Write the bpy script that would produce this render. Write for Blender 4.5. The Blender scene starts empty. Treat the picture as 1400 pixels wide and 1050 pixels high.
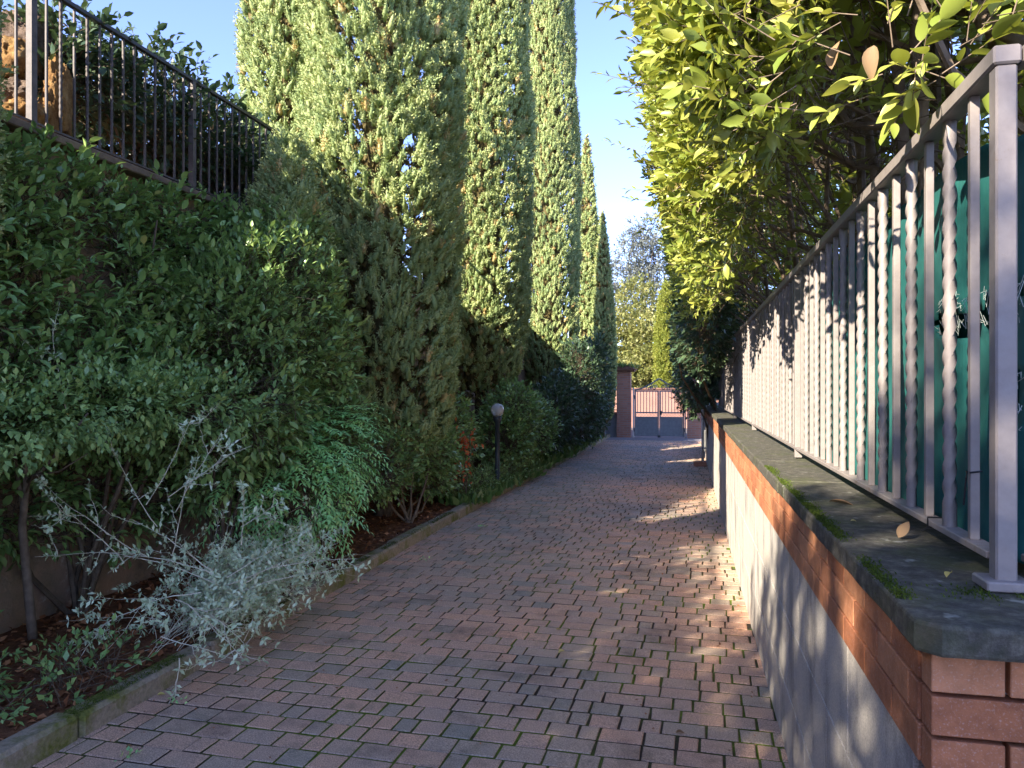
import bpy, math, random
import numpy as np
from mathutils import Vector, noise

S = bpy.context.scene
COL = S.collection
R_ = math.radians
rng = np.random.default_rng(7)
random.seed(7)

# ------------------------------------------------------------------ camera
CAM_H = 1.6
F_PX = 1052.0
TH = R_(12.75)
CT, ST = math.cos(TH), math.sin(TH)
cam = bpy.data.cameras.new("camera")
cam.sensor_width = 36.0
cam.lens = F_PX / 1400.0 * 36.0
cam.shift_y = 5 / 1400.0
cam.clip_start = 0.05
cam.clip_end = 3000
co = bpy.data.objects.new("camera", cam)
COL.objects.link(co)
co.location = (0, 0, CAM_H)
co.rotation_euler = (R_(90), 0, TH)
S.camera = co


def at(px, py, d):
    """world point seen at photo pixel (px, py) at depth d"""
    r = (px - 700) / F_PX * d
    return np.array([r * CT - d * ST, r * ST + d * CT, CAM_H + (530 - py) / F_PX * d])


def onx(px, X):
    """world Y on the plane x = X seen at photo column px"""
    q = (px - 700) / F_PX
    d = X / (q * CT - ST)
    return q * d * ST + d * CT


# ------------------------------------------------------------------ light
SUN_H = np.array([-0.55, -0.835])
SUN_EL = R_(28)
w = bpy.data.worlds.new("World")
S.world = w
w.use_nodes = True
nt = w.node_tree
bg = nt.nodes["Background"]
sky = nt.nodes.new("ShaderNodeTexSky")
sky.sky_type = 'NISHITA'
sky.sun_disc = False
sky.sun_elevation = SUN_EL
az = math.atan2(SUN_H[0], SUN_H[1])
sky.sun_rotation = az
sky.air_density = 0.65
sky.dust_density = 0.1
sky.ozone_density = 4.0
tint = nt.nodes.new("ShaderNodeMix")
tint.data_type = 'RGBA'
tint.blend_type = 'MULTIPLY'
tint.inputs[0].default_value = 1.0
tint.inputs[7].default_value = (1.0, 0.81, 0.88, 1)
nt.links.new(sky.outputs[0], tint.inputs[6])
nt.links.new(tint.outputs[2], bg.inputs[0])
bg.inputs[1].default_value = 0.15
sun = bpy.data.lights.new("sun", 'SUN')
sun.energy = 3.7
sun.angle = R_(0.53)
sun.color = (1.0, 0.90, 0.74)
so = bpy.data.objects.new("sun", sun)
COL.objects.link(so)
sd = Vector((SUN_H[0] * math.cos(SUN_EL), SUN_H[1] * math.cos(SUN_EL), math.sin(SUN_EL))).normalized()
so.rotation_euler = sd.to_track_quat('Z', 'Y').to_euler()
so.location = (-20, -18, 18)
S.view_settings.view_transform = 'Standard'
S.view_settings.look = 'None'
S.view_settings.exposure = 2.28
S.view_settings.gamma = 1
S.cycles.max_bounces = 6
S.cycles.diffuse_bounces = 4
S.cycles.glossy_bounces = 2
S.cycles.transmission_bounces = 4
S.cycles.transparent_max_bounces = 4
S.cycles.caustics_reflective = False
S.cycles.caustics_refractive = False

# ------------------------------------------------------------------ materials


class NT:
    def __init__(s, name):
        s.m = bpy.data.materials.new(name)
        s.m.use_nodes = True
        s.t = s.m.node_tree
        s.b = s.t.nodes["Principled BSDF"]
        s.out = s.t.nodes["Material Output"]
        s.co = s.t.nodes.new("ShaderNodeTexCoord")

    def n(s, t, **k):
        x = s.t.nodes.new(t)
        for a, v in k.items():
            setattr(x, a, v)
        return x

    def l(s, a, b):
        s.t.links.new(a, b)

    def noise(s, scale, detail=4, rough=0.6, vec=None):
        x = s.n("ShaderNodeTexNoise")
        x.inputs["Scale"].default_value = scale
        x.inputs["Detail"].default_value = detail
        x.inputs["Roughness"].default_value = rough
        s.l(vec or s.co.outputs["Object"], x.inputs["Vector"])
        return x.outputs[0]

    def ramp(s, fac, stops, interp='LINEAR'):
        x = s.n("ShaderNodeValToRGB")
        r = x.color_ramp
        r.interpolation = interp
        while len(r.elements) < len(stops):
            r.elements.new(0.5)
        for e, (p, c) in zip(r.elements, stops):
            e.position = p
            e.color = (c[0], c[1], c[2], 1) if not isinstance(c, float) else (c, c, c, 1)
        s.l(fac, x.inputs[0])
        return x.outputs[0]

    def mix(s, fac, a, b, mode='MIX'):
        x = s.n("ShaderNodeMix", data_type='RGBA', blend_type=mode)
        for v, i in ((fac, 0), (a, 6), (b, 7)):
            if hasattr(v, 'is_linked'):
                s.l(v, x.inputs[i])
            else:
                x.inputs[i].default_value = v if i == 0 else (*v, 1)
        return x.outputs[2]

    def attr(s, name="rnd"):
        x = s.n("ShaderNodeAttribute")
        x.attribute_name = name
        return x.outputs["Fac"]

    def bump(s, h, strength=0.3, dist=0.01):
        x = s.n("ShaderNodeBump")
        x.inputs["Strength"].default_value = strength
        x.inputs["Distance"].default_value = dist
        s.l(h, x.inputs["Height"])
        s.l(x.outputs[0], s.b.inputs["Normal"])

    def done(s, col=None, rough=0.7, spec=0.3, metal=0.0):
        if col is not None:
            if hasattr(col, 'is_linked'):
                s.l(col, s.b.inputs["Base Color"])
            else:
                s.b.inputs["Base Color"].default_value = (*col, 1)
        if hasattr(rough, 'is_linked'):
            s.l(rough, s.b.inputs["Roughness"])
        else:
            s.b.inputs["Roughness"].default_value = rough
        s.b.inputs["Specular IOR Level"].default_value = spec
        s.b.inputs["Metallic"].default_value = metal
        return s.m


def leaf_mat(name, stops, trans=0.3, tcol=(0.25, 0.32, 0.04), rough=0.5, spec=0.35):
    k = NT(name)
    c = k.ramp(k.attr(), stops)
    k.done(c, rough, spec)
    t = k.n("ShaderNodeBsdfTranslucent")
    k.l(k.mix(0.6, c, tcol), t.inputs[0])
    m = k.n("ShaderNodeMixShader")
    m.inputs[0].default_value = trans
    k.l(k.b.outputs[0], m.inputs[1])
    k.l(t.outputs[0], m.inputs[2])
    k.l(m.outputs[0], k.out.inputs[0])
    return k.m


M = {}
M['cypress'] = leaf_mat('cypress_foliage', [(0, (0.222, 0.306, 0.123)), (.45, (0.355, 0.426, 0.168)), (.85, (0.533, 0.559, 0.248)), (.95, (0.592, 0.532, 0.222)), (1, (0.592, 0.347, 0.148))], .22, (.2, .24, .06), .6, .25)
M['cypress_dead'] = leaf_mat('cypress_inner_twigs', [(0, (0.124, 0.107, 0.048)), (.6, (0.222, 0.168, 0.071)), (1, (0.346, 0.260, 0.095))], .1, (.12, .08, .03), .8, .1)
M['laurel'] = leaf_mat('laurel_leaves', [(0, (0.144, 0.211, 0.038)), (.5, (0.288, 0.341, 0.060)), (.85, (0.439, 0.439, 0.094)), (.96, (0.506, 0.455, 0.152)), (1, (0.439, 0.244, 0.101))], .33, (.36, .36, .03), .38, .5)
M['ivy'] = leaf_mat('dark_climber_leaves', [(0, (0.137, 0.248, 0.075)), (.6, (0.243, 0.400, 0.121)), (.93, (0.414, 0.558, 0.173)), (1, (0.681, 0.518, 0.207))], .25, (.10, .16, .03), .32, .55)
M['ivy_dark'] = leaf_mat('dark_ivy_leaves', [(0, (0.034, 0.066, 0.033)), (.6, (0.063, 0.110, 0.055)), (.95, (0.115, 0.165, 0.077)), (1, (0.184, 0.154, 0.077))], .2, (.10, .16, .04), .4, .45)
M['shrub'] = leaf_mat('shrub_leaves', [(0, (0.169, 0.283, 0.100)), (.6, (0.288, 0.434, 0.133)), (.95, (0.481, 0.603, 0.201)), (1, (0.765, 0.527, 0.167))], .25, (.12, .18, .03), .32, .55)
M['nandina'] = leaf_mat('nandina_leaflets', [(0, (0.276, 0.570, 0.227)), (.6, (0.414, 0.799, 0.287)), (.96, (0.760, 0.900, 0.287)), (1, (0.900, 0.900, 0.246))], .25, (.12, .22, .05), .45, .4)
M['silver'] = leaf_mat('silver_leaves', [(0, (0.403, 0.494, 0.284)), (.6, (0.605, 0.690, 0.441)), (1, (0.840, 0.897, 0.630))], .2, (.42, .5, .32), .7, .2)
M['silver_stem'] = NT('silver_stem').done((.66, .60, .45), .8)
M['red_leaf'] = leaf_mat('red_leaves', [(0, (.55, .07, .025)), (.6, (.75, .13, .04)), (1, (.6, .25, .08))], .35, (.6, .12, .03))
M['olive'] = leaf_mat('sunlit_far_leaves', [(0, (.14, .17, .05)), (.5, (.24, .25, .08)), (1, (.36, .33, .14))], .3, (.36, .34, .08))
M['far_conifer'] = leaf_mat('far_conifer', [(0, (.16, .20, .03)), (1, (.30, .31, .06))], .3, (.36, .36, .05))
M['grey_tree'] = leaf_mat('pale_grey_leaves', [(0, (.15, .17, .15)), (1, (.27, .29, .26))], .25, (.26, .28, .22))
M['grass'] = leaf_mat('grass', [(0, (0.080, 0.150, 0.038)), (.7, (0.144, 0.240, 0.060)), (1, (0.288, 0.300, 0.105))], .3, (.16, .24, .04))
M['moss'] = leaf_mat('moss', [(0, (.035, .06, .010)), (1, (.10, .135, .022))], .2, (.14, .18, .02), .9, .1)
M['litter'] = leaf_mat('leaf_litter', [(0, (0.146, 0.064, 0.030)), (.6, (0.312, 0.118, 0.050)), (1, (0.541, 0.252, 0.118))], .1, (.2, .1, .04), .8, .2)
M['dry_leaf'] = leaf_mat('dry_leaf', [(0, (0.187, 0.104, 0.053)), (1, (0.357, 0.240, 0.135))], .25, (.5, .36, .18), .7, .2)
M['yellow_leaf'] = leaf_mat('yellow_leaf', [(0, (.5, .42, .12)), (1, (.6, .5, .2))], .25, (.6, .45, .1), .6, .3)
M['red_autumn'] = leaf_mat('autumn_leaf', [(0, (.55, .25, .10)), (1, (.65, .45, .15))], .35, (.7, .3, .1), .6, .3)

k = NT('bark'); c = k.ramp(k.noise(18, 6), [(.3, (.07, .05, .035)), (.7, (.19, .14, .095))]); k.bump(k.noise(40, 5), .6, .01); M['bark'] = k.done(c, .9, .15)
k = NT('light_bark'); c = k.ramp(k.noise(14, 6), [(.3, (.11, .08, .055)), (.7, (.27, .205, .15))]); k.bump(k.noise(50, 5), .5, .006); M['light_bark'] = k.done(c, .85, .2)

# pavers
k = NT('paver')
a = k.attr()
base = k.ramp(a, [(0, (0.328, 0.282, 0.217)), (.25, (0.429, 0.331, 0.242)), (.5, (0.497, 0.342, 0.246)), (.75, (0.553, 0.349, 0.235)), (1, (0.621, 0.379, 0.246))])
sp = k.ramp(k.noise(170, 3, .75), [(.35, 0.45), (.65, 1.45)])
big = k.ramp(k.noise(.55, 4, .6), [(.35, (.80, .86, .92)), (.65, (1.18, 1.04, .96))])
c = k.mix(1, k.mix(1, base, sp, 'MULTIPLY'), big, 'MULTIPLY')
mossf = k.ramp(k.noise(4, 7, .75), [(.56, 0.0), (.74, .6)])
c = k.mix(mossf, c, (.10, .10, .055))
stain = k.ramp(k.noise(1.7, 7, .75), [(.34, (.58, .57, .58)), (.47, (1, 1, 1)), (.7, (1.08, 1.05, 1.02))])
c = k.mix(1, c, stain, 'MULTIPLY')
k.bump(k.noise(110, 5, .7), .4, .004)
M['paver'] = k.done(c, k.ramp(k.noise(3, 4), [(.3, .5), (.7, .8)]), .35)
k = NT('joint_soil')
f = k.ramp(k.noise(.8, 6, .7), [(.44, 0.0), (.56, 1.0)])
c = k.mix(f, k.ramp(k.noise(60, 4), [(.3, (.035, .028, .02)), (.7, (.085, .068, .048))]), k.ramp(k.noise(90, 4), [(.3, (.07, .11, .015)), (.7, (.17, .23, .035))]))
k.bump(k.noise(120, 4), .8, .01)
M['joint'] = k.done(c, .95, .1)
k = NT('earth')
c = k.ramp(k.noise(9, 8, .7), [(.25, (.05, .03, .02)), (.5, (.19, .085, .045)), (.75, (.28, .135, .07))])
k.bump(k.noise(40, 6), .8, .03)
M['earth'] = k.done(c, .95, .1)
k = NT('street'); c = k.ramp(k.noise(30, 6), [(.3, (.10, .09, .09)), (.7, (.16, .14, .135))]); M['street'] = k.done(c, .9, .2)
k = NT('kerb_concrete')
f = k.ramp(k.noise(2.2, 6, .7), [(.47, 0.0), (.60, .95)])
c = k.mix(f, k.ramp(k.noise(45, 6, .7), [(.25, (.19, .155, .11)), (.75, (.44, .365, .27))]), k.ramp(k.noise(60, 5), [(.3, (.075, .09, .015)), (.7, (.20, .21, .045))]))
k.bump(k.noise(70, 6, .7), .8, .012)
M['kerb'] = k.done(c, .9, .15)
k = NT('threshold_concrete'); c = k.ramp(k.noise(12, 6), [(.3, (.20, .18, .17)), (.7, (.32, .29, .28))]); M['concrete'] = k.done(c, .85, .2)
k = NT('old_plaster')
c = k.ramp(k.noise(2.6, 7, .7), [(.3, (.11, .085, .06)), (.46, (.27, .195, .125)), (.58, (.36, .23, .15)), (.68, (.58, .49, .38))])
k.bump(k.noise(14, 7, .7), .8, .03)
M['plaster'] = k.done(c, .9, .15)
k = NT('coping_brown'); c = k.ramp(k.noise(9, 6), [(.3, (.10, .075, .055)), (.7, (.22, .16, .12))]); k.bump(k.noise(40, 5), .5, .01); M['coping'] = k.done(c, .85, .2)
k = NT('wall_brick')
sp = k.ramp(k.noise(220, 2, .6), [(.56, (0, 0, 0)), (.72, (1, 1, 1))])
c = k.mix(1, k.ramp(k.attr(), [(0, (0.339, 0.123, 0.057)), (.5, (0.429, 0.168, 0.078)), (1, (0.499, 0.221, 0.109))]), k.ramp(k.noise(25, 5), [(.3, .8), (.7, 1.15)]), 'MULTIPLY')
c = k.mix(k.mix(1, sp, (.35, .35, .35), 'MULTIPLY'), c, (.55, .42, .36))
c = k.mix(1, c, k.ramp(k.noise(4.5, 7, .75), [(.33, (.62, .60, .60)), (.5, (1, 1, 1)), (.72, (1.12, 1.14, 1.16))]), 'MULTIPLY')
k.bump(k.noise(150, 4), .4, .004)
M['brick'] = k.done(c, .75, .25)
k = NT('mortar'); c = k.ramp(k.noise(60, 5), [(.3, (.16, .14, .13)), (.7, (.27, .245, .225))]); k.bump(k.noise(150, 4), .6, .005); M['mortar'] = k.done(c, .95, .1)
k = NT('stone_slab')
c = k.ramp(k.noise(240, 3, .8), [(.3, (0.276, 0.254, 0.228)), (.5, (0.456, 0.419, 0.376)), (.7, (0.624, 0.572, 0.513))])
st = k.n("ShaderNodeMapping"); st.inputs["Scale"].default_value = (1.8, 1.8, .7); k.l(k.co.outputs["Object"], st.inputs[0])
c = k.mix(1, c, k.ramp(k.noise(2.2, 6, .65, st.outputs[0]), [(.36, (.55, .55, .57)), (.5, (.98, .97, .95)), (.7, (1.15, 1.1, 1.02))]), 'MULTIPLY')
k.bump(k.noise(180, 4), .4, .004)
M['stone'] = k.done(c, .8, .25)
k = NT('pale_joint'); M['pale_joint'] = k.done(k.ramp(k.noise(40, 4), [(.3, (.45, .43, .40)), (.7, (.62, .6, .56))]), .9, .1)
k = NT('slate_cap')
c = k.ramp(k.noise(26, 8, .75), [(.28, (.035, .033, .027)), (.5, (.09, .083, .068)), (.72, (.20, .185, .15))])
f = k.ramp(k.noise(3.2, 7, .7), [(.48, 0.0), (.66, .75)])
c = k.mix(f, c, (.075, .085, .03))
c = k.mix(k.ramp(k.noise(17, 3, .5), [(.66, 0.0), (.72, .6)]), c, (.38, .38, .33))
k.bump(k.noise(55, 7, .75), .7, .012)
M['slate'] = k.done(c, .85, .25)
k = NT('grey_fence_paint')
c = k.ramp(k.noise(30, 6), [(.3, (.225, .192, .178)), (.7, (.285, .248, .228))])
rf = k.ramp(k.noise(9, 9, .85), [(.585, 0.0), (.66, .9)])
c = k.mix(rf, c, (.20, .14, .10))
k.bump(k.noise(60, 4), .15, .003)
M['paint'] = k.done(c, .5, .45)
k = NT('brown_iron'); c = k.ramp(k.noise(25, 6), [(.3, (.06, .05, .046)), (.7, (.13, .105, .095))]); M['iron'] = k.done(c, .6, .4)
k = NT('rail_dark'); M['rail_dark'] = k.done((.035, .035, .038), .5, .4)
k = NT('green_net')
c = k.ramp(k.noise(7, 5, .6), [(.3, (.014, .115, .112)), (.7, (.042, .205, .185))])
wv = k.n("ShaderNodeTexWave"); wv.inputs["Scale"].default_value = 90; k.l(k.co.outputs["Object"], wv.inputs[0])
k.bump(wv.outputs[1], .2, .002)
k.done(c, .6, .3)
t = k.n("ShaderNodeBsdfTranslucent"); k.l(k.mix(1, c, (1.6, 1.6, 1.6), 'MULTIPLY'), t.inputs[0])
mx = k.n("ShaderNodeMixShader"); mx.inputs[0].default_value = .35
k.l(k.b.outputs[0], mx.inputs[1]); k.l(t.outputs[0], mx.inputs[2]); k.l(mx.outputs[0], k.out.inputs[0])
M['net'] = k.m
k = NT('frayed_thread'); M['thread'] = k.done((.52, .60, .55), .8)
k = NT('black_tie'); M['tie'] = k.done((.012, .012, .014), .4, .5)
k = NT('lamp_glass')
k.done((.62, .60, .55), .08, .6); k.b.inputs["Transmission Weight"].default_value = .35
M['globe'] = k.m
k = NT('lamp_post_paint'); M['lamp_post'] = k.done((.025, .032, .037), .45, .5)
k = NT('rock')
c = k.ramp(k.noise(9, 9, .8), [(.30, (.07, .04, .02)), (.44, (.34, .18, .07)), (.56, (.55, .33, .13)), (.72, (.60, .47, .31))])
k.bump(k.noise(16, 9, .85), 1, .06)
M['rock'] = k.done(c, .9, .15)
k = NT('brown_rock'); c = k.ramp(k.noise(6, 8, .75), [(.3, (.09, .065, .05)), (.7, (.30, .22, .17))]); k.bump(k.noise(9, 8, .8), 1, .05); M['rock2'] = k.done(c, .9, .15)
k = NT('pillar_brick')
br = k.n("ShaderNodeTexBrick"); br.inputs["Scale"].default_value = 1
br.inputs["Brick Width"].default_value = .24; br.inputs["Row Height"].default_value = .07; br.inputs["Mortar Size"].default_value = .008
br.inputs["Color1"].default_value = (.40, .20, .14, 1); br.inputs["Color2"].default_value = (.31, .15, .105, 1); br.inputs["Mortar"].default_value = (.27, .22, .19, 1)
mp = k.n("ShaderNodeMapping"); mp.inputs["Rotation"].default_value = (R_(90), 0, 0); k.l(k.co.outputs["Object"], mp.inputs[0]); k.l(mp.outputs[0], br.inputs[0])
k.bump(k.noise(60, 4), .4, .006)
M['pillar'] = k.done(br.outputs[0], .85, .2)
k = NT('roof_tile'); M['tile'] = k.done(k.ramp(k.noise(20, 5), [(.3, (.10, .055, .04)), (.7, (.24, .12, .08))]), .85)
k = NT('gate_paint'); M['gate'] = k.done(k.ramp(k.noise(12, 5), [(.3, (.13, .15, .165)), (.7, (.19, .21, .225))]), .5, .4)
k = NT('pink_render'); M['pink'] = k.done(k.ramp(k.noise(1.5, 6), [(.3, (.255, .14, .108)), (.7, (.33, .185, .145))]), .9, .1)
k = NT('pale_metal'); M['pale'] = k.done((.55, .52, .48), .5, .4)
k = NT('terracotta'); M['terracotta'] = k.done(k.ramp(k.noise(20, 5), [(.3, (.30, .13, .08)), (.7, (.42, .21, .14))]), .85)
k = NT('grey_box'); M['greybox'] = k.done((.26, .26, .25), .6)

# ------------------------------------------------------------------ mesh helpers


def mesh_np(name, V, F, mat, rnd=None, smooth=False):
    V = np.asarray(V, dtype=np.float32).reshape(-1, 3)
    F = np.asarray(F, dtype=np.int32)
    me = bpy.data.meshes.new(name)
    me.vertices.add(len(V))
    me.vertices.foreach_set('co', V.ravel())
    kk = F.shape[1]
    me.loops.add(F.size)
    me.loops.foreach_set('vertex_index', F.ravel())
    me.polygons.add(len(F))
    me.polygons.foreach_set('loop_start', np.arange(0, F.size, kk, dtype=np.int32))
    if smooth:
        me.polygons.foreach_set('use_smooth', np.ones(len(F), dtype=bool))
    if rnd is not None:
        at_ = me.attributes.new('rnd', 'FLOAT', 'POINT')
        at_.data.foreach_set('value', np.asarray(rnd, dtype=np.float32))
    me.update(calc_edges=True)
    me.materials.append(M[mat])
    return me


class G:
    """collects quads/tris of one mesh (all quads; tris are repeated-vertex free via separate list)"""

    def __init__(s):
        s.v = []; s.f = []; s.r = []

    def add(s, vs, fs, r=0.5):
        o = len(s.v)
        s.v += [tuple(map(float, p)) for p in vs]
        s.f += [tuple(i + o for i in q) for q in fs]
        s.r += [r] * len(vs)

    def box(s, c, size, rz=0.0, r=0.5, bev=0.0):
        cx, cy, cz = c
        hx, hy, hz = size[0] / 2, size[1] / 2, size[2] / 2
        cs, sn = math.cos(rz), math.sin(rz)

        def T(x, y, z):
            return (cx + x * cs - y * sn, cy + x * sn + y * cs, cz + z)
        if bev <= 0:
            vs = [T(x, y, z) for z in (-hz, hz) for (x, y) in ((-hx, -hy), (hx, -hy), (hx, hy), (-hx, hy))]
            s.add(vs, [(3, 2, 1, 0), (4, 5, 6, 7), (0, 1, 5, 4), (1, 2, 6, 5), (2, 3, 7, 6), (3, 0, 4, 7)], r)
        else:
            b = min(bev, hx * .9, hy * .9, hz * .9)
            rings = []
            for z, i in ((-hz, b), (-hz + b, 0), (hz - b, 0), (hz, b)):
                X, Y = hx - i, hy - i
                q = b if i == 0 else b * .4
                ring = [(-X + q, -Y), (X - q, -Y), (X, -Y + q), (X, Y - q), (X - q, Y), (-X + q, Y), (-X, Y - q), (-X, -Y + q)]
                rings.append([T(x, y, z) for x, y in ring])
            vs = [p for g in rings for p in g]
            fs = []
            for a in range(3):
                for j in range(8):
                    fs.append((a * 8 + j, a * 8 + (j + 1) % 8, a * 8 + 8 + (j + 1) % 8, a * 8 + 8 + j))
            fs.append(tuple(range(7, -1, -1)))
            fs.append(tuple(range(24, 32)))
            s.add(vs, fs, r)

    def tube(s, pts, rad, n=6, r=0.5, cap=True):
        pts = [Vector(p) for p in pts]
        if not hasattr(rad, '__len__'):
            rad = [rad] * len(pts)
        vs = []; fs = []
        ref = Vector((0.3, 0.9, 0.2))
        for i, p in enumerate(pts):
            t = (pts[min(i + 1, len(pts) - 1)] - pts[max(i - 1, 0)])
            if t.length < 1e-9:
                t = Vector((0, 0, 1))
            t.normalize()
            a = t.cross(ref)
            if a.length < .05:
                a = t.cross(Vector((1, 0, 0)))
            a.normalize()
            b = t.cross(a)
            for j in range(n):
                an = 2 * math.pi * j / n
                vs.append(p + (a * math.cos(an) + b * math.sin(an)) * rad[i])
        for i in range(len(pts) - 1):
            for j in range(n):
                fs.append((i * n + j, i * n + (j + 1) % n, (i + 1) * n + (j + 1) % n, (i + 1) * n + j))
        if cap:
            fs.append(tuple(range(n - 1, -1, -1)))
            fs.append(tuple((len(pts) - 1) * n + j for j in range(n)))
        s.add(vs, fs, r)

    def lathe(s, c, prof, n=20, r=.5):
        vs = []; fs = []
        for (rr, z) in prof:
            for j in range(n):
                an = 2 * math.pi * j / n
                vs.append((c[0] + rr * math.cos(an), c[1] + rr * math.sin(an), c[2] + z))
        for i in range(len(prof) - 1):
            for j in range(n):
                fs.append((i * n + j, i * n + (j + 1) % n, (i + 1) * n + (j + 1) % n, (i + 1) * n + j))
        fs.append(tuple(range(n - 1, -1, -1)))
        fs.append(tuple((len(prof) - 1) * n + j for j in range(n)))
        s.add(vs, fs, r)

    def mesh(s, name, mat, off=(0, 0, 0), smooth=False):
        me = bpy.data.meshes.new(name)
        me.from_pydata([(v[0] - off[0], v[1] - off[1], v[2] - off[2]) for v in s.v], [], s.f)
        at_ = me.attributes.new('rnd', 'FLOAT', 'POINT')
        at_.data.foreach_set('value', np.asarray(s.r, dtype=np.float32))
        me.update()
        if smooth:
            for p in me.polygons:
                p.use_smooth = True
        me.materials.append(M[mat])
        return me


def link(name, me, parent=None, loc=None):
    o = bpy.data.objects.new(name, me)
    COL.objects.link(o)
    if parent is not None:
        o.parent = parent
    if loc is not None:
        o.location = loc
    return o


def tag(o, label=None, cat=None, group=None, kind=None):
    if label: o['label'] = label
    if cat: o['category'] = cat
    if group: o['group'] = group
    if kind: o['kind'] = kind
    return o


def thing(name, label, cat, loc=(0, 0, 0), group=None):
    o = link(name, None, None, tuple(float(v) for v in loc))
    return tag(o, label, cat, group)


def part(name, g, mat, parent, smooth=False):
    return link(name, g.mesh(name, mat, tuple(parent.location), smooth), parent)


def part_np(name, VFR, mat, parent, smooth=False):
    V, F, r = VFR
    V = V - np.array(tuple(parent.location))
    return link(name, mesh_np(name, V, F, mat, r, smooth), parent)


def structure(name, me):
    return tag(link(name, me), kind='structure')


def copy_tree(o, loc, rz=None, scale=None, label=None):
    c = o.copy(); COL.objects.link(c)
    c.location = loc
    if rz is not None: c.rotation_euler = (0, 0, rz)
    if scale is not None: c.scale = scale
    if label: c['label'] = label
    for ch in list(o.children):
        d = ch.copy(); COL.objects.link(d); d.parent = c
        for gch in list(ch.children):
            e = gch.copy(); COL.objects.link(e); e.parent = d
    return c


# ------------------------------------------------------------------ foliage helpers
def leaf_tpl(w=.24, fold=.06, droop=.10, hi=False):
    if hi:
        V = np.array([(0, 0, 0), (w * .92, .32, fold), (-w * .92, .32, fold), (w * .8, .68, fold * .8), (-w * .8, .68, fold * .8), (0, 1, -droop), (0, .32, .0), (0, .68, -droop * .35)])
        F = np.array([(0, 1, 6), (0, 6, 2), (6, 1, 3), (6, 3, 7), (2, 6, 7), (2, 7, 4), (7, 3, 5), (4, 7, 5)])
    else:
        V = np.array([(0, 0, 0), (w, .45, fold), (-w, .45, fold), (0, 1, -droop), (0, .45, 0)])
        F = np.array([(0, 1, 4), (0, 4, 2), (4, 1, 3), (2, 4, 3)])
    return V, F


def leaf_fine(w=.26, fold=.08, curl=.15, twist=0.0):
    ts = np.array([0, .12, .26, .42, .58, .74, .88, 1.0])
    V = []; F = []
    for t in ts:
        hw = w * math.sin(math.pi * min(1, t ** .85)) ** .8 if 0 < t < 1 else .004
        z0 = -curl * t * t
        a = twist * t
        for sgn in (-1, 0, 1):
            V.append((sgn * hw * math.cos(a), t, z0 + (fold * abs(sgn) * hw / w + sgn * hw * math.sin(a))))
    for i in range(len(ts) - 1):
        for j in range(2):
            q = i * 3 + j
            F.append((q, q + 1, q + 4, q + 3))
    return np.array(V), np.array(F)


BLADE = (np.array([(0, 0, 0), (.22, .45, 0), (0, 1, .05), (-.22, .45, 0)]), np.array([(0, 1, 2, 3)]))
GRASS = (np.array([(-.03, 0, 0), (.03, 0, 0), (.022, .55, .10), (-.022, .55, .10), (0, 1, .0)]), None)


def unit(v):
    return v / np.maximum(np.linalg.norm(v, axis=-1, keepdims=True), 1e-9)


def scatter(tpl, pos, ldir, lnorm, size, rnd):
    T, F = tpl
    y = unit(ldir)
    x = unit(np.cross(y, lnorm))
    z = np.cross(x, y)
    s = np.asarray(size)[:, None, None]
    V = pos[:, None, :] + s * (T[None, :, 0:1] * x[:, None, :] + T[None, :, 1:2] * y[:, None, :] + T[None, :, 2:3] * z[:, None, :])
    n, kk = len(pos), len(T)
    Fa = (F[None] + (np.arange(n) * kk)[:, None, None]).reshape(-1, F.shape[1])
    return V.reshape(-1, 3), Fa, np.repeat(rnd, kk)


def merge(lst):
    vs, fs, rs = [], [], []
    o = 0
    for V, F, r in lst:
        vs.append(V); fs.append(F + o); rs.append(r)
        o += len(V)
    return np.concatenate(vs), np.concatenate(fs), np.concatenate(rs)


def rdir(n):
    return unit(rng.normal(size=(n, 3)))


def lump(p, f=2.2, a=.16):
    x, y, z = p[:, 0], p[:, 1], p[:, 2]
    return 1 + a * (np.sin(f * x + 1.3 + 1.7 * np.sin(f * .9 * z)) * np.cos(f * 1.1 * y + .4) + .7 * np.sin(f * 1.9 * z + 2 * x + 1) * np.sin(f * 1.7 * y + 2.1))


def blob_points(blobs, n, depth=.16, keep=.72):
    """points on the lumpy shells of a union of ellipsoids, with outward normals"""
    A = np.array([(b[1][0] * b[1][1] + b[1][0] * b[1][2] + b[1][1] * b[1][2]) for b in blobs])
    idx = rng.choice(len(blobs), size=n, p=A / A.sum())
    C = np.array([b[0] for b in blobs], float)[idx]
    Rr = np.array([b[1] for b in blobs], float)[idx]
    u = rdir(n)
    fr = 1 - np.abs(rng.normal(0, depth, n))
    p = C + u * Rr * fr[:, None]
    p = C + (p - C) * lump(p)[:, None]
    nn = unit(u / Rr)
    ok = np.ones(n, bool)
    for j, b in enumerate(blobs):
        q = (p - np.array(b[0])) / np.array(b[1])
        ins = (np.linalg.norm(q, axis=1) < keep) & (idx != j)
        ok &= ~ins
    return p[ok], nn[ok]


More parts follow.
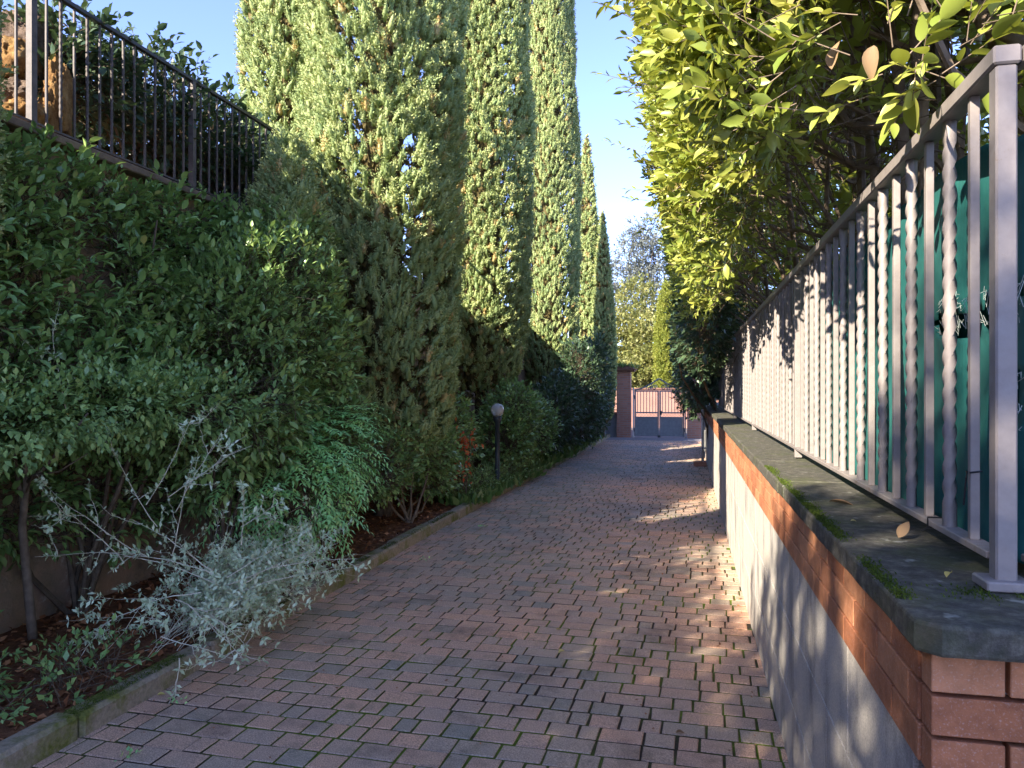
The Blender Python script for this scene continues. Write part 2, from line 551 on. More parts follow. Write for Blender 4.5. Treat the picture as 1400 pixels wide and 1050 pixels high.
def twig_leaves(p, nrm, tl, L, up=.35, out=.8, spread=.9, jit=.35, leaf_up=.8, face=.0):
    """L leaves set round a twig growing from each point"""
    n = len(p)
    d = unit(nrm * out + np.array([0, 0, up]) + rng.normal(0, jit, (n, 3)))
    a = unit(np.cross(d, rng.normal(size=(n, 3))))
    b = np.cross(d, a)
    P, D, N_, Tw = [], [], [], []
    tlv = tl * rng.uniform(.6, 1.3, n)
    tr = rng.uniform(0, 1, n)
    for i in range(L):
        t = (i + .6) / L
        an = i * 2.4 + rng.uniform(-.4, .4, n)
        side = a * np.cos(an)[:, None] + b * np.sin(an)[:, None]
        P.append(p + d * (tlv * t)[:, None])
        sp = spread * (1.15 - .6 * t)
        dd = unit(d + side * sp + rng.normal(0, .15, (n, 3)))
        D.append(dd)
        N_.append(unit(np.array([0, 0, leaf_up]) + nrm * face + d * .4 + side * .15 + rng.normal(0, .3, (n, 3))))
        Tw.append(np.clip(tr * .6 + rng.uniform(0, .4, n), 0, 1))
    return np.concatenate(P), np.concatenate(D), np.concatenate(N_), np.concatenate(Tw), (p, p + d * tlv[:, None])


def stick_mesh(A, B, ra, rb):
    """thin three-sided sticks from A to B"""
    n = len(A)
    t = unit(B - A)
    a = unit(np.cross(t, rng.normal(size=(n, 3))))
    b = np.cross(t, a)
    V = np.zeros((n, 6, 3))
    for j in range(3):
        an = 2 * math.pi * j / 3
        o = a * math.cos(an) + b * math.sin(an)
        V[:, j] = A + o * ra
        V[:, 3 + j] = B + o * rb
    F = np.array([(0, 1, 4, 3), (1, 2, 5, 4), (2, 0, 3, 5)])
    Fa = (F[None] + (np.arange(n) * 6)[:, None, None]).reshape(-1, 4)
    return V.reshape(-1, 3), Fa, np.full(n * 6, .5)


def wander(a, b, n=7, j=.05, sag=0.0):
    a = np.array(a, float); b = np.array(b, float)
    L = np.linalg.norm(b - a)
    out = []
    w = np.zeros(3)
    for i in range(n + 1):
        t = i / n
        w = w + rng.normal(0, j * L / n ** .5, 3) * (0 if i == 0 else 1)
        out.append(a + (b - a) * t + w * (1 if i < n else 1) - np.array([0, 0, sag]) * math.sin(math.pi * t))
    return out


def stems(g, base, tips, r0=.02, r1=.006, j=.06, n=7, sides=6):
    for tpt in tips:
        pts = wander(base + rng.normal(0, .03, 3) * np.array([1, 1, 0]), tpt, n, j)
        g.tube(pts, [r0 + (r1 - r0) * i / n for i in range(n + 1)], sides)


def hollows(p, f=3.3):
    x, y, z = p[:, 0] * f, p[:, 1] * f, p[:, 2] * f
    return np.sin(x + 1.7 * np.sin(.8 * z + 1)) * np.sin(1.1 * y + 1.3 * np.sin(.9 * x)) + .8 * np.sin(1.3 * z + .9 * np.sin(y)) * np.cos(.9 * y + .5 * x) + .35 * np.sin(2.7 * y + z) * np.sin(2.9 * z)


def shrub(name, label, cat, base, blobs, n_twigs, L, leaf, tpl, mat, tl=.14, stem_mat='bark', n_stems=5, stem_r=.018, group=None, twigs=True, depth=.16, holes=None, **kw):
    o = thing(name, label, cat, base, group)
    p, nn = blob_points(blobs, n_twigs, depth)
    if holes is not None:
        kp = hollows(p) + rng.normal(0, .12, len(p)) > holes
        p, nn = p[kp], nn[kp]
    P, D, N_, r, (A, B) = twig_leaves(p, nn, tl, L, **kw)
    sz = leaf * rng.uniform(.5, 1.4, len(P))
    part_np('foliage', scatter(tpl, P, D, N_, sz, r), mat, o)
    if n_stems:
        g = G()
        tips = [np.array(b[0]) + rng.normal(0, .3, 3) * np.array(b[1]) for b in blobs for _ in range(max(1, n_stems // len(blobs)))]
        stems(g, np.array(base, float), tips, stem_r, stem_r * .3)
        part('stem', g, stem_mat, o)
    if twigs:
        st_ = stick_mesh(A - (B - A) * 1.2, B, .003, .0015)
        part_np('twig', st_, stem_mat, o)
    return o


# ------------------------------------------------------------------ ground
WX = 0.43          # roadside face of the right wall
KX = -2.70         # roadside face of the kerb
LWX = -4.10        # face of the left retaining wall


def kerb_x(y):
    return KX + max(0, y - 10) * .022


def grid_sheet(x0, x1, y0, y1, nx, ny, zf, mat, name):
    V = []; F = []
    for j in range(ny + 1):
        for i in range(nx + 1):
            x = x0 + (x1 - x0) * i / nx; y = y0 + (y1 - y0) * j / ny
            V.append((x, y, zf(x, y)))
    for j in range(ny):
        for i in range(nx):
            a = j * (nx + 1) + i
            F.append((a, a + 1, a + nx + 2, a + nx + 1))
    return mesh_np(name, V, F, mat, smooth=True)


structure('ground', mesh_np('ground', [(-900, -900, -.09), (900, -900, -.09), (900, 900, -.09), (-900, 900, -.09)], [(0, 1, 2, 3)], 'street'))
structure('joint_bed', grid_sheet(-2.78, .5, -4, 23.6, 1, 8, lambda x, y: -.0085, 'joint', 'joint_bed'))

# pavers
g = G()
PHI = R_(-2.0)
ux, uy = math.cos(PHI), math.sin(PHI)
row = .142
for ri in range(-48, 190):
    s = -4.2 + random.uniform(0, .2)
    while s < 2.2:
        Ln = random.choice((.205, .205, .147, .147, .147, .098, .098))
        t = ri * row
        cx = (s + Ln / 2) * ux - t * uy
        cy = (s + Ln / 2) * uy + t * ux
        s += Ln
        if not (kerb_x(cy) - .11 < cx < WX + .07 and -1.0 < cy < 23.75):
            continue
        gap = .0050
        hx, hy = Ln / 2 - gap, row / 2 - gap - .0012
        z0 = random.gauss(0, .0010) + .004 * noise.noise((cx * .8, cy * .8, 0))
        tx, ty = random.gauss(0, .008), random.gauss(0, .008)
        vs = []
        jit = [(random.gauss(0, .0016), random.gauss(0, .0016)) for _ in range(4)]
        for (ins, dz) in ((.0050, 0), (.0006, -.0040), (0, -.04)):
            for (sx, sy), (jx, jy) in zip(((-1, -1), (1, -1), (1, 1), (-1, 1)), jit):
                lx = sx * (hx - ins) + jx; ly = sy * (hy - ins) + jy
                vs.append((cx + lx * ux - ly * uy, cy + lx * uy + ly * ux, z0 + dz + lx * tx + ly * ty))
        fs = [(0, 1, 2, 3)]
        for a in (0, 4):
            for j in range(4):
                fs.append((a + (j + 1) % 4, a + j, a + 4 + j, a + 4 + (j + 1) % 4))
        g.add(vs, fs, min(1, max(0, random.gauss(.48 + .5 * noise.noise((cx * .7, cy * .5, 6)) - .10 * cx * (cy < 4), .22))))
dm = g.mesh('driveway', 'paver')
dm.materials.append(M['joint'])
mi = np.zeros(len(dm.polygons), dtype=np.int32)
mi.reshape(-1, 9)[:, 5:] = 1
dm.polygons.foreach_set('material_index', mi)
structure('driveway', dm)
structure('threshold', (lambda q: (q.box((-.9, 24.4, -.03), (4.4, 1.5, .08)), q.mesh('threshold', 'concrete'))[1])(G()))

# kerb
g = G()
y = -4.0
while y < 24.2:
    L = 1.0
    x0, x1 = kerb_x(y), kerb_x(y + L)
    g.box(((x0 + x1) / 2 - .065 + random.gauss(0, .004), y + L / 2, .03 + random.gauss(0, .004)), (.13, L - .008, .16), -math.atan2(x1 - x0, L), bev=.018)
    y += L
structure('kerb', g.mesh('kerb', 'kerb'))


def soil_z(x, y):
    return .07 + .03 * noise.noise((x * 2, y * 2, 3)) + .05 * (-(x + 2.8)) * .5


structure('soil_bed', grid_sheet(LWX - .05, -2.76, -4, 25, 26, 220, soil_z, 'earth', 'soil_bed'))
# far part of bed where the kerb swings in
g = G(); g.add([(-2.78, 10, .075), (kerb_x(10) - .1, 10, .075), (kerb_x(25) - .1, 25, .08), (-2.78, 25, .08)], [(0, 1, 2, 3)])
structure('soil_strip', g.mesh('soil_strip', 'earth'))

# leaf litter on the bed, crumbs at the kerb
n = 9000
p = np.column_stack([rng.uniform(LWX, -2.85, n), rng.uniform(1.5, 16, n), np.zeros(n)])
p[:, 2] = [soil_z(a, b) + .006 for a, b in p[:, :2]]
d = rdir(n); d[:, 2] *= .35
nn = unit(np.array([0, 0, 1]) + rng.normal(0, .35, (n, 3)))
V, F, r = scatter(leaf_tpl(.28, .12, .15), p, d, nn, rng.uniform(.03, .065, n), rng.uniform(0, 1, n))
tag(link('leaf_litter', mesh_np('leaf_litter', V, F, 'litter', r)), 'brown leaf litter covering the planting bed soil', 'leaf litter', kind='stuff')

# small crumbs and tiny leaves lying on the driveway
n = 900
p = np.column_stack([rng.uniform(-2.65, .40, n), 1.5 + 18 * rng.uniform(0, 1, n) ** 1.6, np.full(n, .006)])
edge = rng.uniform(0, 1, n) < .55
p[edge, 0] = np.where(rng.uniform(0, 1, edge.sum()) < .6, -2.68 + np.abs(rng.normal(0, .15, edge.sum())), .41 - np.abs(rng.normal(0, .07, edge.sum())))
d = rdir(n); d[:, 2] *= .15
nn = unit(np.array([0, 0, 1]) + rng.normal(0, .25, (n, 3)))
V, F, r = scatter(leaf_tpl(.3, .1, .1), p, d, nn, rng.uniform(.006, .02, n) * (1 + 1.2 * (rng.uniform(0, 1, n) < .08)), rng.uniform(0, 1, n))
tag(link('debris', mesh_np('debris', V, F, 'litter', r)), 'tiny dry leaf crumbs scattered over the driveway pavers', 'debris', kind='stuff')

# ------------------------------------------------------------------ right wall
WZ = 1.135
CAPZ = 1.19
BZ = .905
W_END = 1.50
W_FAR = 22.0
wall = thing('boundary_wall', 'low grey stone wall topped with red brick courses and a dark mossy cap', 'wall', (WX, W_END, 0))
g = G()
g.box((WX + .235, (W_END + W_FAR) / 2 + .015, (WZ - .1) / 2), (.43, W_FAR - W_END - .03, WZ + .1 - .002))
part('mortar_core', g, 'mortar', wall)
g = G()
zz = [-.06, .285, .60, BZ - .002]
for i in range(3):
    y = W_END + .118
    while y < W_FAR - .1:
        L = random.choice((.62, .78, .95))
        L = min(L, W_FAR - y)
        g.box((WX + .012, y + L / 2, (zz[i] + zz[i + 1]) / 2), (.028, L - .007, zz[i + 1] - zz[i] - .007), 0, random.random(), bev=.0015)
        y += L
part('stone_facing', g, 'stone', wall)
g = G()
g.box((WX + .0135, (W_END + W_FAR) / 2 + .06, BZ / 2 - .03), (.024, W_FAR - W_END - .13, BZ + .05))
part('joint', g, 'pale_joint', wall)
g = G()
ch = (WZ - BZ) / 3
for i in range(3):
    y = W_END - .004 + (0 if i % 2 == 0 else -.125)
    while y < W_FAR:
        a, b = max(y, W_END + .053), min(y + .25, W_FAR)
        if b - a > .03:
            g.box((WX + .020, (a + b) / 2, BZ + ch * (i + .5)), (.062, b - a - .008, ch - .008), 0, random.random(), bev=.0016)
        y += .25
nc = int(WZ / ch)
for i in range(0, nc + 1):
    zc = WZ - ch * (i + .5)
    x = WX - .011 + (0 if i % 2 else -.125)
    x0 = WX - .011
    while x < 2.6:
        a, b = max(x, x0), x + .25
        if b - a > .03:
            g.box(((a + b) / 2, W_END + .020, zc), (b - a - .008, .060, ch - .008), 0, random.random(), bev=.0016)
        x += .25
part('brick_band', g, 'brick', wall)
g = G()
g.box((1.75, W_END + .24, WZ / 2), (1.75, .40, WZ - .004))
part('side_core', g, 'mortar', wall)

# cap: slabs with a rounded, chipped roadside edge


def cap_piece(g, outline, z0, z1):
    n = len(outline)
    c = np.mean(np.array(outline), axis=0)
    rings = []
    for z, ins in ((z0, .003), (z0 + .006, 0), (z1 - .007, 0), (z1 - .002, .003), (z1, .008)):
        ring = []
        for i, (x, y) in enumerate(outline):
            pr, nx = np.array(outline[i - 1]), np.array(outline[(i + 1) % n])
            tt = nx - pr; tt = tt / (np.linalg.norm(tt) + 1e-9)
            nr = np.array([tt[1], -tt[0]])
            wob = .0045 * noise.noise((x * 9, y * 9, z * 30))
            ring.append((x - nr[0] * (ins + wob), y - nr[1] * (ins + wob), z))
        rings.append(ring)
    vs = [p for r_ in rings for p in r_]
    fs = []
    for a in range(len(rings) - 1):
        for i in range(n):
            fs.append((a * n + i, a * n + (i + 1) % n, (a + 1) * n + (i + 1) % n, (a + 1) * n + i))
    fs.append(tuple(range(n - 1, -1, -1)))
    fs.append(tuple((len(rings) - 1) * n + i for i in range(n)))
    g.add(vs, fs)


g = G()
CX0, CX1, CY0 = WX - .035, WX + .50, W_END - .045


def dens(pts, st=.05):
    out = []
    for i in range(len(pts)):
        a, b = np.array(pts[i]), np.array(pts[(i + 1) % len(pts)])
        m = max(1, int(np.linalg.norm(b - a) / st))
        for q in range(m):
            out.append(tuple(a + (b - a) * q / m))
    return out


cap_piece(g, dens([(CX0 + .035, CY0), (2.6, CY0), (2.6, CY0 + .5), (CX1, CY0 + .5), (CX1, 2.35), (CX0, 2.35), (CX0, CY0 + .035)]), WZ, CAPZ)
y = 2.355
while y < W_FAR:
    L = random.choice((.95, 1.1, 1.2))
    cap_piece(g, dens([(CX0 + random.gauss(0, .003), y), (CX1, y), (CX1, min(y + L, W_FAR + .03)), (CX0 + random.gauss(0, .003), min(y + L, W_FAR + .03))], .08), WZ, CAPZ + random.gauss(0, .0012))
    y += L + .006
part('cap', g, 'slate', wall, smooth=False)

# moss along the cap edge
n = 26000
yy = W_END + .12 + 2.6 * rng.uniform(0, 1, n) ** 1.1
p = np.column_stack([CX0 + .006 + np.abs(rng.normal(0, .018, n)), yy, CAPZ + .002 - np.abs(rng.normal(0, .015, n))])
dn = np.array([noise.noise((0, b * 3.1, 5)) for b in yy])
p = p[dn + rng.normal(0, .12, n) > -.10]
m2 = rng.uniform(0, 1, (1000, 2))
pc = np.column_stack([.62 + .05 * rng.normal(size=900), 1.70 + .03 * rng.normal(size=900), np.full(900, CAPZ - .001)])
pc2 = np.column_stack([.69 + .03 * rng.normal(size=500), 1.69 + .012 * rng.normal(size=500), np.full(500, CAPZ - .001)])
p = np.concatenate([p, pc[np.abs(pc[:, 0] - .63) > .035], pc2])
d = unit(np.array([-.35, -.1, .75]) + rng.normal(0, .5, (len(p), 3)))
V, F, r = scatter(BLADE, p, d, rdir(len(p)), rng.uniform(.004, .010, len(p)), rng.uniform(0, 1, len(p)))
tag(link('moss', mesh_np('moss', V, F, 'moss', r)), 'bright green moss growing along the edge of the wall cap', 'moss', kind='stuff')
# moss and weeds on the kerb
n = 16000
yy = 1.4 + 9 * rng.uniform(0, 1, n) ** 1.3
p = np.column_stack([KX - .012 - np.abs(rng.normal(0, .045, n)), yy, np.full(n, .108)])
dn = np.array([noise.noise((1, b * 1.6, 8)) for b in yy])
p = p[dn > -.05]
d = unit(np.array([.15, -.1, .75]) + rng.normal(0, .5, (len(p), 3)))
V, F, r = scatter(BLADE, p, d, rdir(len(p)), rng.uniform(.004, .012, len(p)), rng.uniform(0, 1, len(p)))
tag(link('kerb_moss', mesh_np('kerb_moss', V, F, 'moss', r)), 'thin moss growing on top of the concrete kerb', 'moss', kind='stuff')

# ------------------------------------------------------------------ fences


def bar_mesh(name, h, wd, mat, twisted):
    g = G()
    if not twisted:
        g.box((0, 0, h / 2), (wd, wd, h), bev=.0015)
        return g.mesh(name, mat)
    n = int(h / .008)
    vs = []; fs = []
    for i in range(n + 1):
        z = h * i / n
        e = min(1, max(0, (z - .05) / .02), max(0, (h - .05 - z) / .02)) if False else 1
        an = 2 * math.pi * min(max(z - .05, 0), h - .1) / .18
        for q in range(8):
            b = an + math.pi / 8 + q * math.pi / 4
            rr = wd * (.74 if q % 2 else .53)
            vs.append((rr * math.cos(b), rr * math.sin(b), z))
    for i in range(n):
        for q in range(8):
            fs.append((i * 8 + q, i * 8 + (q + 1) % 8, i * 8 + 8 + (q + 1) % 8, i * 8 + 8 + q))
    g.add(vs, fs)
    return g.mesh(name, mat, smooth=True)


FX = .63
FTOP = 2.29
fence = thing('metal_fence', 'grey painted metal fence with alternating plain and twisted bars standing on the brick wall', 'fence', (FX, 1.75, CAPZ))
F_END = 15.6
g = G(); g.box((FX, (1.725 + F_END) / 2, FTOP - .019), (.052, F_END - 1.725, .038), bev=.004); part('top_rail', g, 'paint', fence)
g = G(); g.box((FX, (1.78 + F_END) / 2, CAPZ + .062), (.042, F_END - 1.78, .016), bev=.002); part('bottom_rail', g, 'paint', fence)
g = G(); g.box((1.5, 1.75, FTOP - .0185), (1.68, .052, .039), bev=.004); part('top_rail', g, 'paint', fence)
g = G(); g.box((1.5, 1.75, CAPZ + .062), (1.66, .042, .016), bev=.002); part('bottom_rail', g, 'paint', fence)
bh = FTOP - .038 - CAPZ - .070
pm = bar_mesh('bar', bh, .0198, 'paint', False)
tm = bar_mesh('twisted_bar', bh, .0220, 'paint', True)
gp = G()
gp.box((0, 0, (FTOP - .038 - CAPZ) / 2 + .004), (.040, .040, FTOP - .038 - CAPZ - .008), bev=.004)
gp.box((0, 0, .012), (.088, .088, .020), bev=.003)
post = gp.mesh('post', 'paint')
gp2 = G(); gp2.box((0, 0, (FTOP - .038 - CAPZ) / 2 + .004), (.04, .04, FTOP - .038 - CAPZ - .008), bev=.003)
post2 = gp2.mesh('post', 'paint')
sp_ = .1633
yb = 1.75
i = 0
while yb < F_END:
    if i % 18 == 0:
        o = link('post', post if i == 0 else post2, fence, (0, yb - 1.75, 0))
    elif i % 2 == 1:
        o = link('bar', pm, fence, (0, yb - 1.75, .070)); o.rotation_euler = (0, 0, random.gauss(0, .02))
    else:
        o = link('twisted_bar', tm, fence, (0, yb - 1.75, .070)); o.rotation_euler = (0, 0, random.uniform(0, 6))
    yb += sp_; i += 1
for i in range(1, 10):
    o = link('bar' if i % 2 else 'twisted_bar', pm if i % 2 else tm, fence, (i * sp_, 0, .070))

# cable ties
g = G(); z = CAPZ + .22
g.tube([(.618, 1.902, z), (.642, 1.902, z + .004), (.644, 1.925, z), (.618, 1.925, z), (.612, 1.90, z), (.605, 1.885, z - .01), (.60, 1.885, z - .07)], .0022, 5)
tag(link('cable_tie', g.mesh('cable_tie', 'tie')), 'black cable tie round the plain bar beside the corner post', 'cable tie')
g = G(); z = CAPZ + .062
g.tube([(.607, 2.17, z - .01), (.607, 2.17, z + .014), (.653, 2.175, z + .014), (.653, 2.175, z - .012), (.607, 2.17, z - .012), (.59, 2.165, z - .02)], .0025, 5)
tag(link('cable_tie', g.mesh('cable_tie', 'tie')), 'black cable tie round the bottom rail below a twisted bar', 'cable tie')

# green netting (torn), hung behind the bars
net = thing('shade_net', 'torn teal green shade netting tied behind the grey metal fence', 'netting', (.70, 1.9, 1.2))


def net_z(y):
    return 0


def net_panel(name, path, nz, z0f, z1f, tear):
    V = []; F = []
    ny = len(path)
    for j in range(nz + 1):
        for i, (x, y) in enumerate(path):
            t = j / nz
            s = i * .05
            z = z0f(s) + (z1f(s) - z0f(s)) * t
            wob = .035 * noise.noise((s * 1.9, z * 1.4, 2)) + .022 * noise.noise((s * 6, z * 2.2, 9)) + .012 * noise.noise((s * 15, z * 4, 4)) + .008 * math.sin(s * 11 + z * 3)
            if i < len(path) - 1:
                dx, dy = path[i + 1][0] - x, path[i + 1][1] - y
            L = math.hypot(dx, dy)
            V.append((x + wob * dy / L, y - wob * dx / L, z))
    for j in range(nz):
        for i in range(ny - 1):
            s = i * .05; t = (j + .5) / nz
            z = z0f(s) + (z1f(s) - z0f(s)) * t
            if tear(s, z):
                continue
            a = j * ny + i
            F.append((a, a + 1, a + ny + 1, a + ny))
    me = mesh_np(name, np.array(V) - np.array(tuple(net.location)), F, 'net', smooth=True)
    o = link(name, me, net)
    sm = o.modifiers.new('thickness', 'SOLIDIFY'); sm.thickness = .0025
    return o


path = [(2.3 - i * .05, 1.82) for i in range(32)] + [(.715, 1.84 + i * .05) for i in range(270)]


def tear(s, z):
    # s along path: corner at 1.6
    q = s - 1.6
    c = 1.795 + .05 * noise.noise((s * 2.3, 0, 0)) - max(0, q) * .02
    h = .034 + .022 * noise.noise((s * 6, 1, 0)) + .02 * noise.noise((s * 17, 2, 0))
    if -1.2 < q < .72 and abs(z - c) < h * (1 if q < .45 else (.72 - q) / .27):
        return True
    # small slits close to the post
    for (sc, zc, sw, zh) in ((1.70, 1.95, .014, .08), (1.66, 1.55, .012, .09), (1.55, 1.60, .012, .10)):
        if abs(s - sc - .02 * noise.noise((0, z * 9, sc))) < sw and abs(z - zc) < zh:
            return True
    return False


net_panel('net_sheet', path, 60, lambda s: CAPZ + .03 + .015 * noise.noise((s * 3, 0, 4)), lambda s: 2.21 + .03 * noise.noise((s * 2, 0, 7)) - (.05 if 1.3 < s < 1.9 else 0), tear)
path_keep = path
path = [(2.3 - i * .05, 1.90) for i in range(30)] + [(.80, 1.92 + i * .05) for i in range(40)]
net_panel('backing_sheet', path, 30, lambda s: 1.45 + .05 * noise.noise((s * 3, 0, 14)), lambda s: 2.10 + .04 * noise.noise((s * 2, 0, 17)), lambda s, z: False)  # extra sheet added behind the tear so the opening reads dark
path = path_keep
# frayed threads at the tear edges
A = []; B = []
for i in range(300):
    q = rng.uniform(-.6, .6)
    up = rng.uniform() < .5
    z = 1.795 + (.034 if up else -.034) + rng.normal(0, .012)
    if q > 0: a = np.array([.705, 1.84 + q, z])
    else: a = np.array([.715 - q, 1.815, z])
    A.append(a); B.append(a + np.array([rng.normal(-.006, .006), rng.normal(0, .008), (1 if not up else -1) * abs(rng.normal(0, .022))]))
for i in range(160):
    sc, zc, zh = random.choice(((1.70, 1.95, .08), (1.66, 1.55, .09), (1.55, 1.60, .10)))
    z = zc + rng.uniform(-zh, zh)
    q = sc - 1.6 + rng.normal(0, .025)
    a = np.array([.705, 1.84 + q, z]) if q > 0 else np.array([.715 - q, 1.815, z])
    A.append(a); B.append(a + np.array([rng.normal(-.006, .006), rng.normal(0, .012), rng.normal(0, .016)]))
part_np('frayed_edge', stick_mesh(np.array(A), np.array(B), .0008, .0005), 'thread', net)

# left retaining wall with its fence
LZ = 3.22
lw = thing('retaining_wall', 'tall weathered ochre plaster retaining wall behind the shrubs on the left', 'wall', (LWX, 0, 0))
V = []; F = []
ny, nz = 240, 30
for j in range(nz + 1):
    for i in range(ny + 1):
        y = -9 + 35 * i / ny; z = -.1 + (LZ - .02 + .1) * j / nz
        V.append((LWX + .05 * noise.noise((y * 1.4, z * 1.6, 0)) + .02 * noise.noise((y * 6, z * 6, 3)), y, z))
for j in range(nz):
    for i in range(ny):
        a = j * (ny + 1) + i
        F.append((a, a + 1, a + ny + 2, a + ny + 1))
link('plaster_face', mesh_np('plaster_face', np.array(V) - np.array((LWX, 0, 0)), F, 'plaster', smooth=True), lw)
g = G(); g.box((LWX - .28, 8.5, 1.55), (.42, 34.9, 3.28)); part('core', g, 'plaster', lw)
g = G()
y = -9
while y < 26:
    g.box((LWX - .12, y + .6, LZ + .01), (.44, 1.19, .055), bev=.008); y += 1.2
part('coping', g, 'coping', lw)
structure('terrace', grid_sheet(-60, LWX - .30, -30, 26, 40, 40, lambda x, y: 3.13 + .05 * noise.noise((x, y, 0)), 'earth', 'terrace'))

lf = thing('iron_fence', 'brown iron fence with twisted bars on top of the ochre retaining wall', 'fence', (LWX - .06, 0, LZ + .03))
LTOP = 4.27
fx = LWX - .06
g = G(); g.box((fx, 4.0, LTOP - .015), (.04, 18, .03), bev=.003); part('top_rail', g, 'rail_dark', lf)
g = G(); g.box((fx, 4.0, LZ + .11), (.035, 18, .014)); part('bottom_rail', g, 'iron', lf)
bh2 = LTOP - .03 - LZ - .117
pm2 = bar_mesh('bar', bh2, .015, 'iron', False)
tm2 = bar_mesh('twisted_bar', bh2, .016, 'iron', True)
gp = G(); gp.box((0, 0, (LTOP - .03 - LZ - .035) / 2), (.045, .045, LTOP - .03 - LZ - .035)); pst = gp.mesh('post', 'iron')
i = 0
yb = 4.2 - 14 * .1195 * 3
while yb < 10.5:
    if i % 14 == 0:
        link('post', pst, lf, (0, yb, .005))
    else:
        link('bar' if i % 2 else 'twisted_bar', pm2 if i % 2 else tm2, lf, (0, yb, .087))
    yb += .1195; i += 1

# rocks on the terrace behind the fence


def rock(name, label, c, size, mat, seed, rz=0):
    import bmesh
    bm = bmesh.new()
    bmesh.ops.create_icosphere(bm, subdivisions=5, radius=1)
    for v in bm.verts:
        p = v.co.copy()
        k_ = 1 + .25 * noise.noise(p * 1.3 + Vector((seed, 0, 0))) + .16 * noise.noise(p * 3.0 + Vector((0, seed, 0))) - .16 * abs(noise.noise(p * 5 + Vector((0, seed, 0)))) + .07 * noise.noise(p * 12 + Vector((0, seed, 0)))
        m_ = max(abs(p.x), abs(p.y), abs(p.z))
        v.co = p * k_ * (.55 + .45 / m_ * .8)
        v.co = Vector((v.co.x * size[0], v.co.y * size[1], v.co.z * size[2]))
    me = bpy.data.meshes.new(name)
    bm.to_mesh(me); bm.free()
    for q in me.polygons: q.use_smooth = True
    me.materials.append(M[mat])
    o = link(name, me, None, tuple(float(v) for v in c))
    o.rotation_euler = (0, 0, rz)
    return tag(o, label, 'rock', 'rocks on the terrace behind the left fence')


rock('rock', 'tall ochre rock slab standing upright behind the left iron fence', at(78, 140, 5.35), (.095, .14, .31), 'rock', 1, .4)
rock('rock', 'large brown boulder on top of the rock pile at the upper left', at(38, 60, 5.6), (.19, .22, .20), 'rock2', 5, .3)
rock('rock', 'rounded yellow ochre rock at the left edge under the brown boulder', at(18, 88, 5.3), (.17, .2, .18), 'rock', 9, .1)
rock('rock', 'small grey brown rock low at the foot of the rock pile', at(25, 128, 5.25), (.12, .15, .09), 'rock2', 14, .7)
rock('rock', 'flat pale rock at the bottom of the pile beside the wall coping', at(38, 160, 5.2), (.15, .2, .09), 'rock', 20, .2)
rock('rock', 'ochre rock filling the pile behind the tall slab', at(58, 120, 5.9), (.25, .25, .35), 'rock', 25, .2)

# ------------------------------------------------------------------ cypresses


def cyp_R(t, full):
    xs = [0, .03, .10, .25, .5, .7, .85, .95, 1]
    ys = [.55, .78, .95, 1, .95, .78, .5, .22, .03] if full else [.6, .8, .95, 1, .85, .6, .34, .14, .02]
    return np.interp(t, xs, ys)


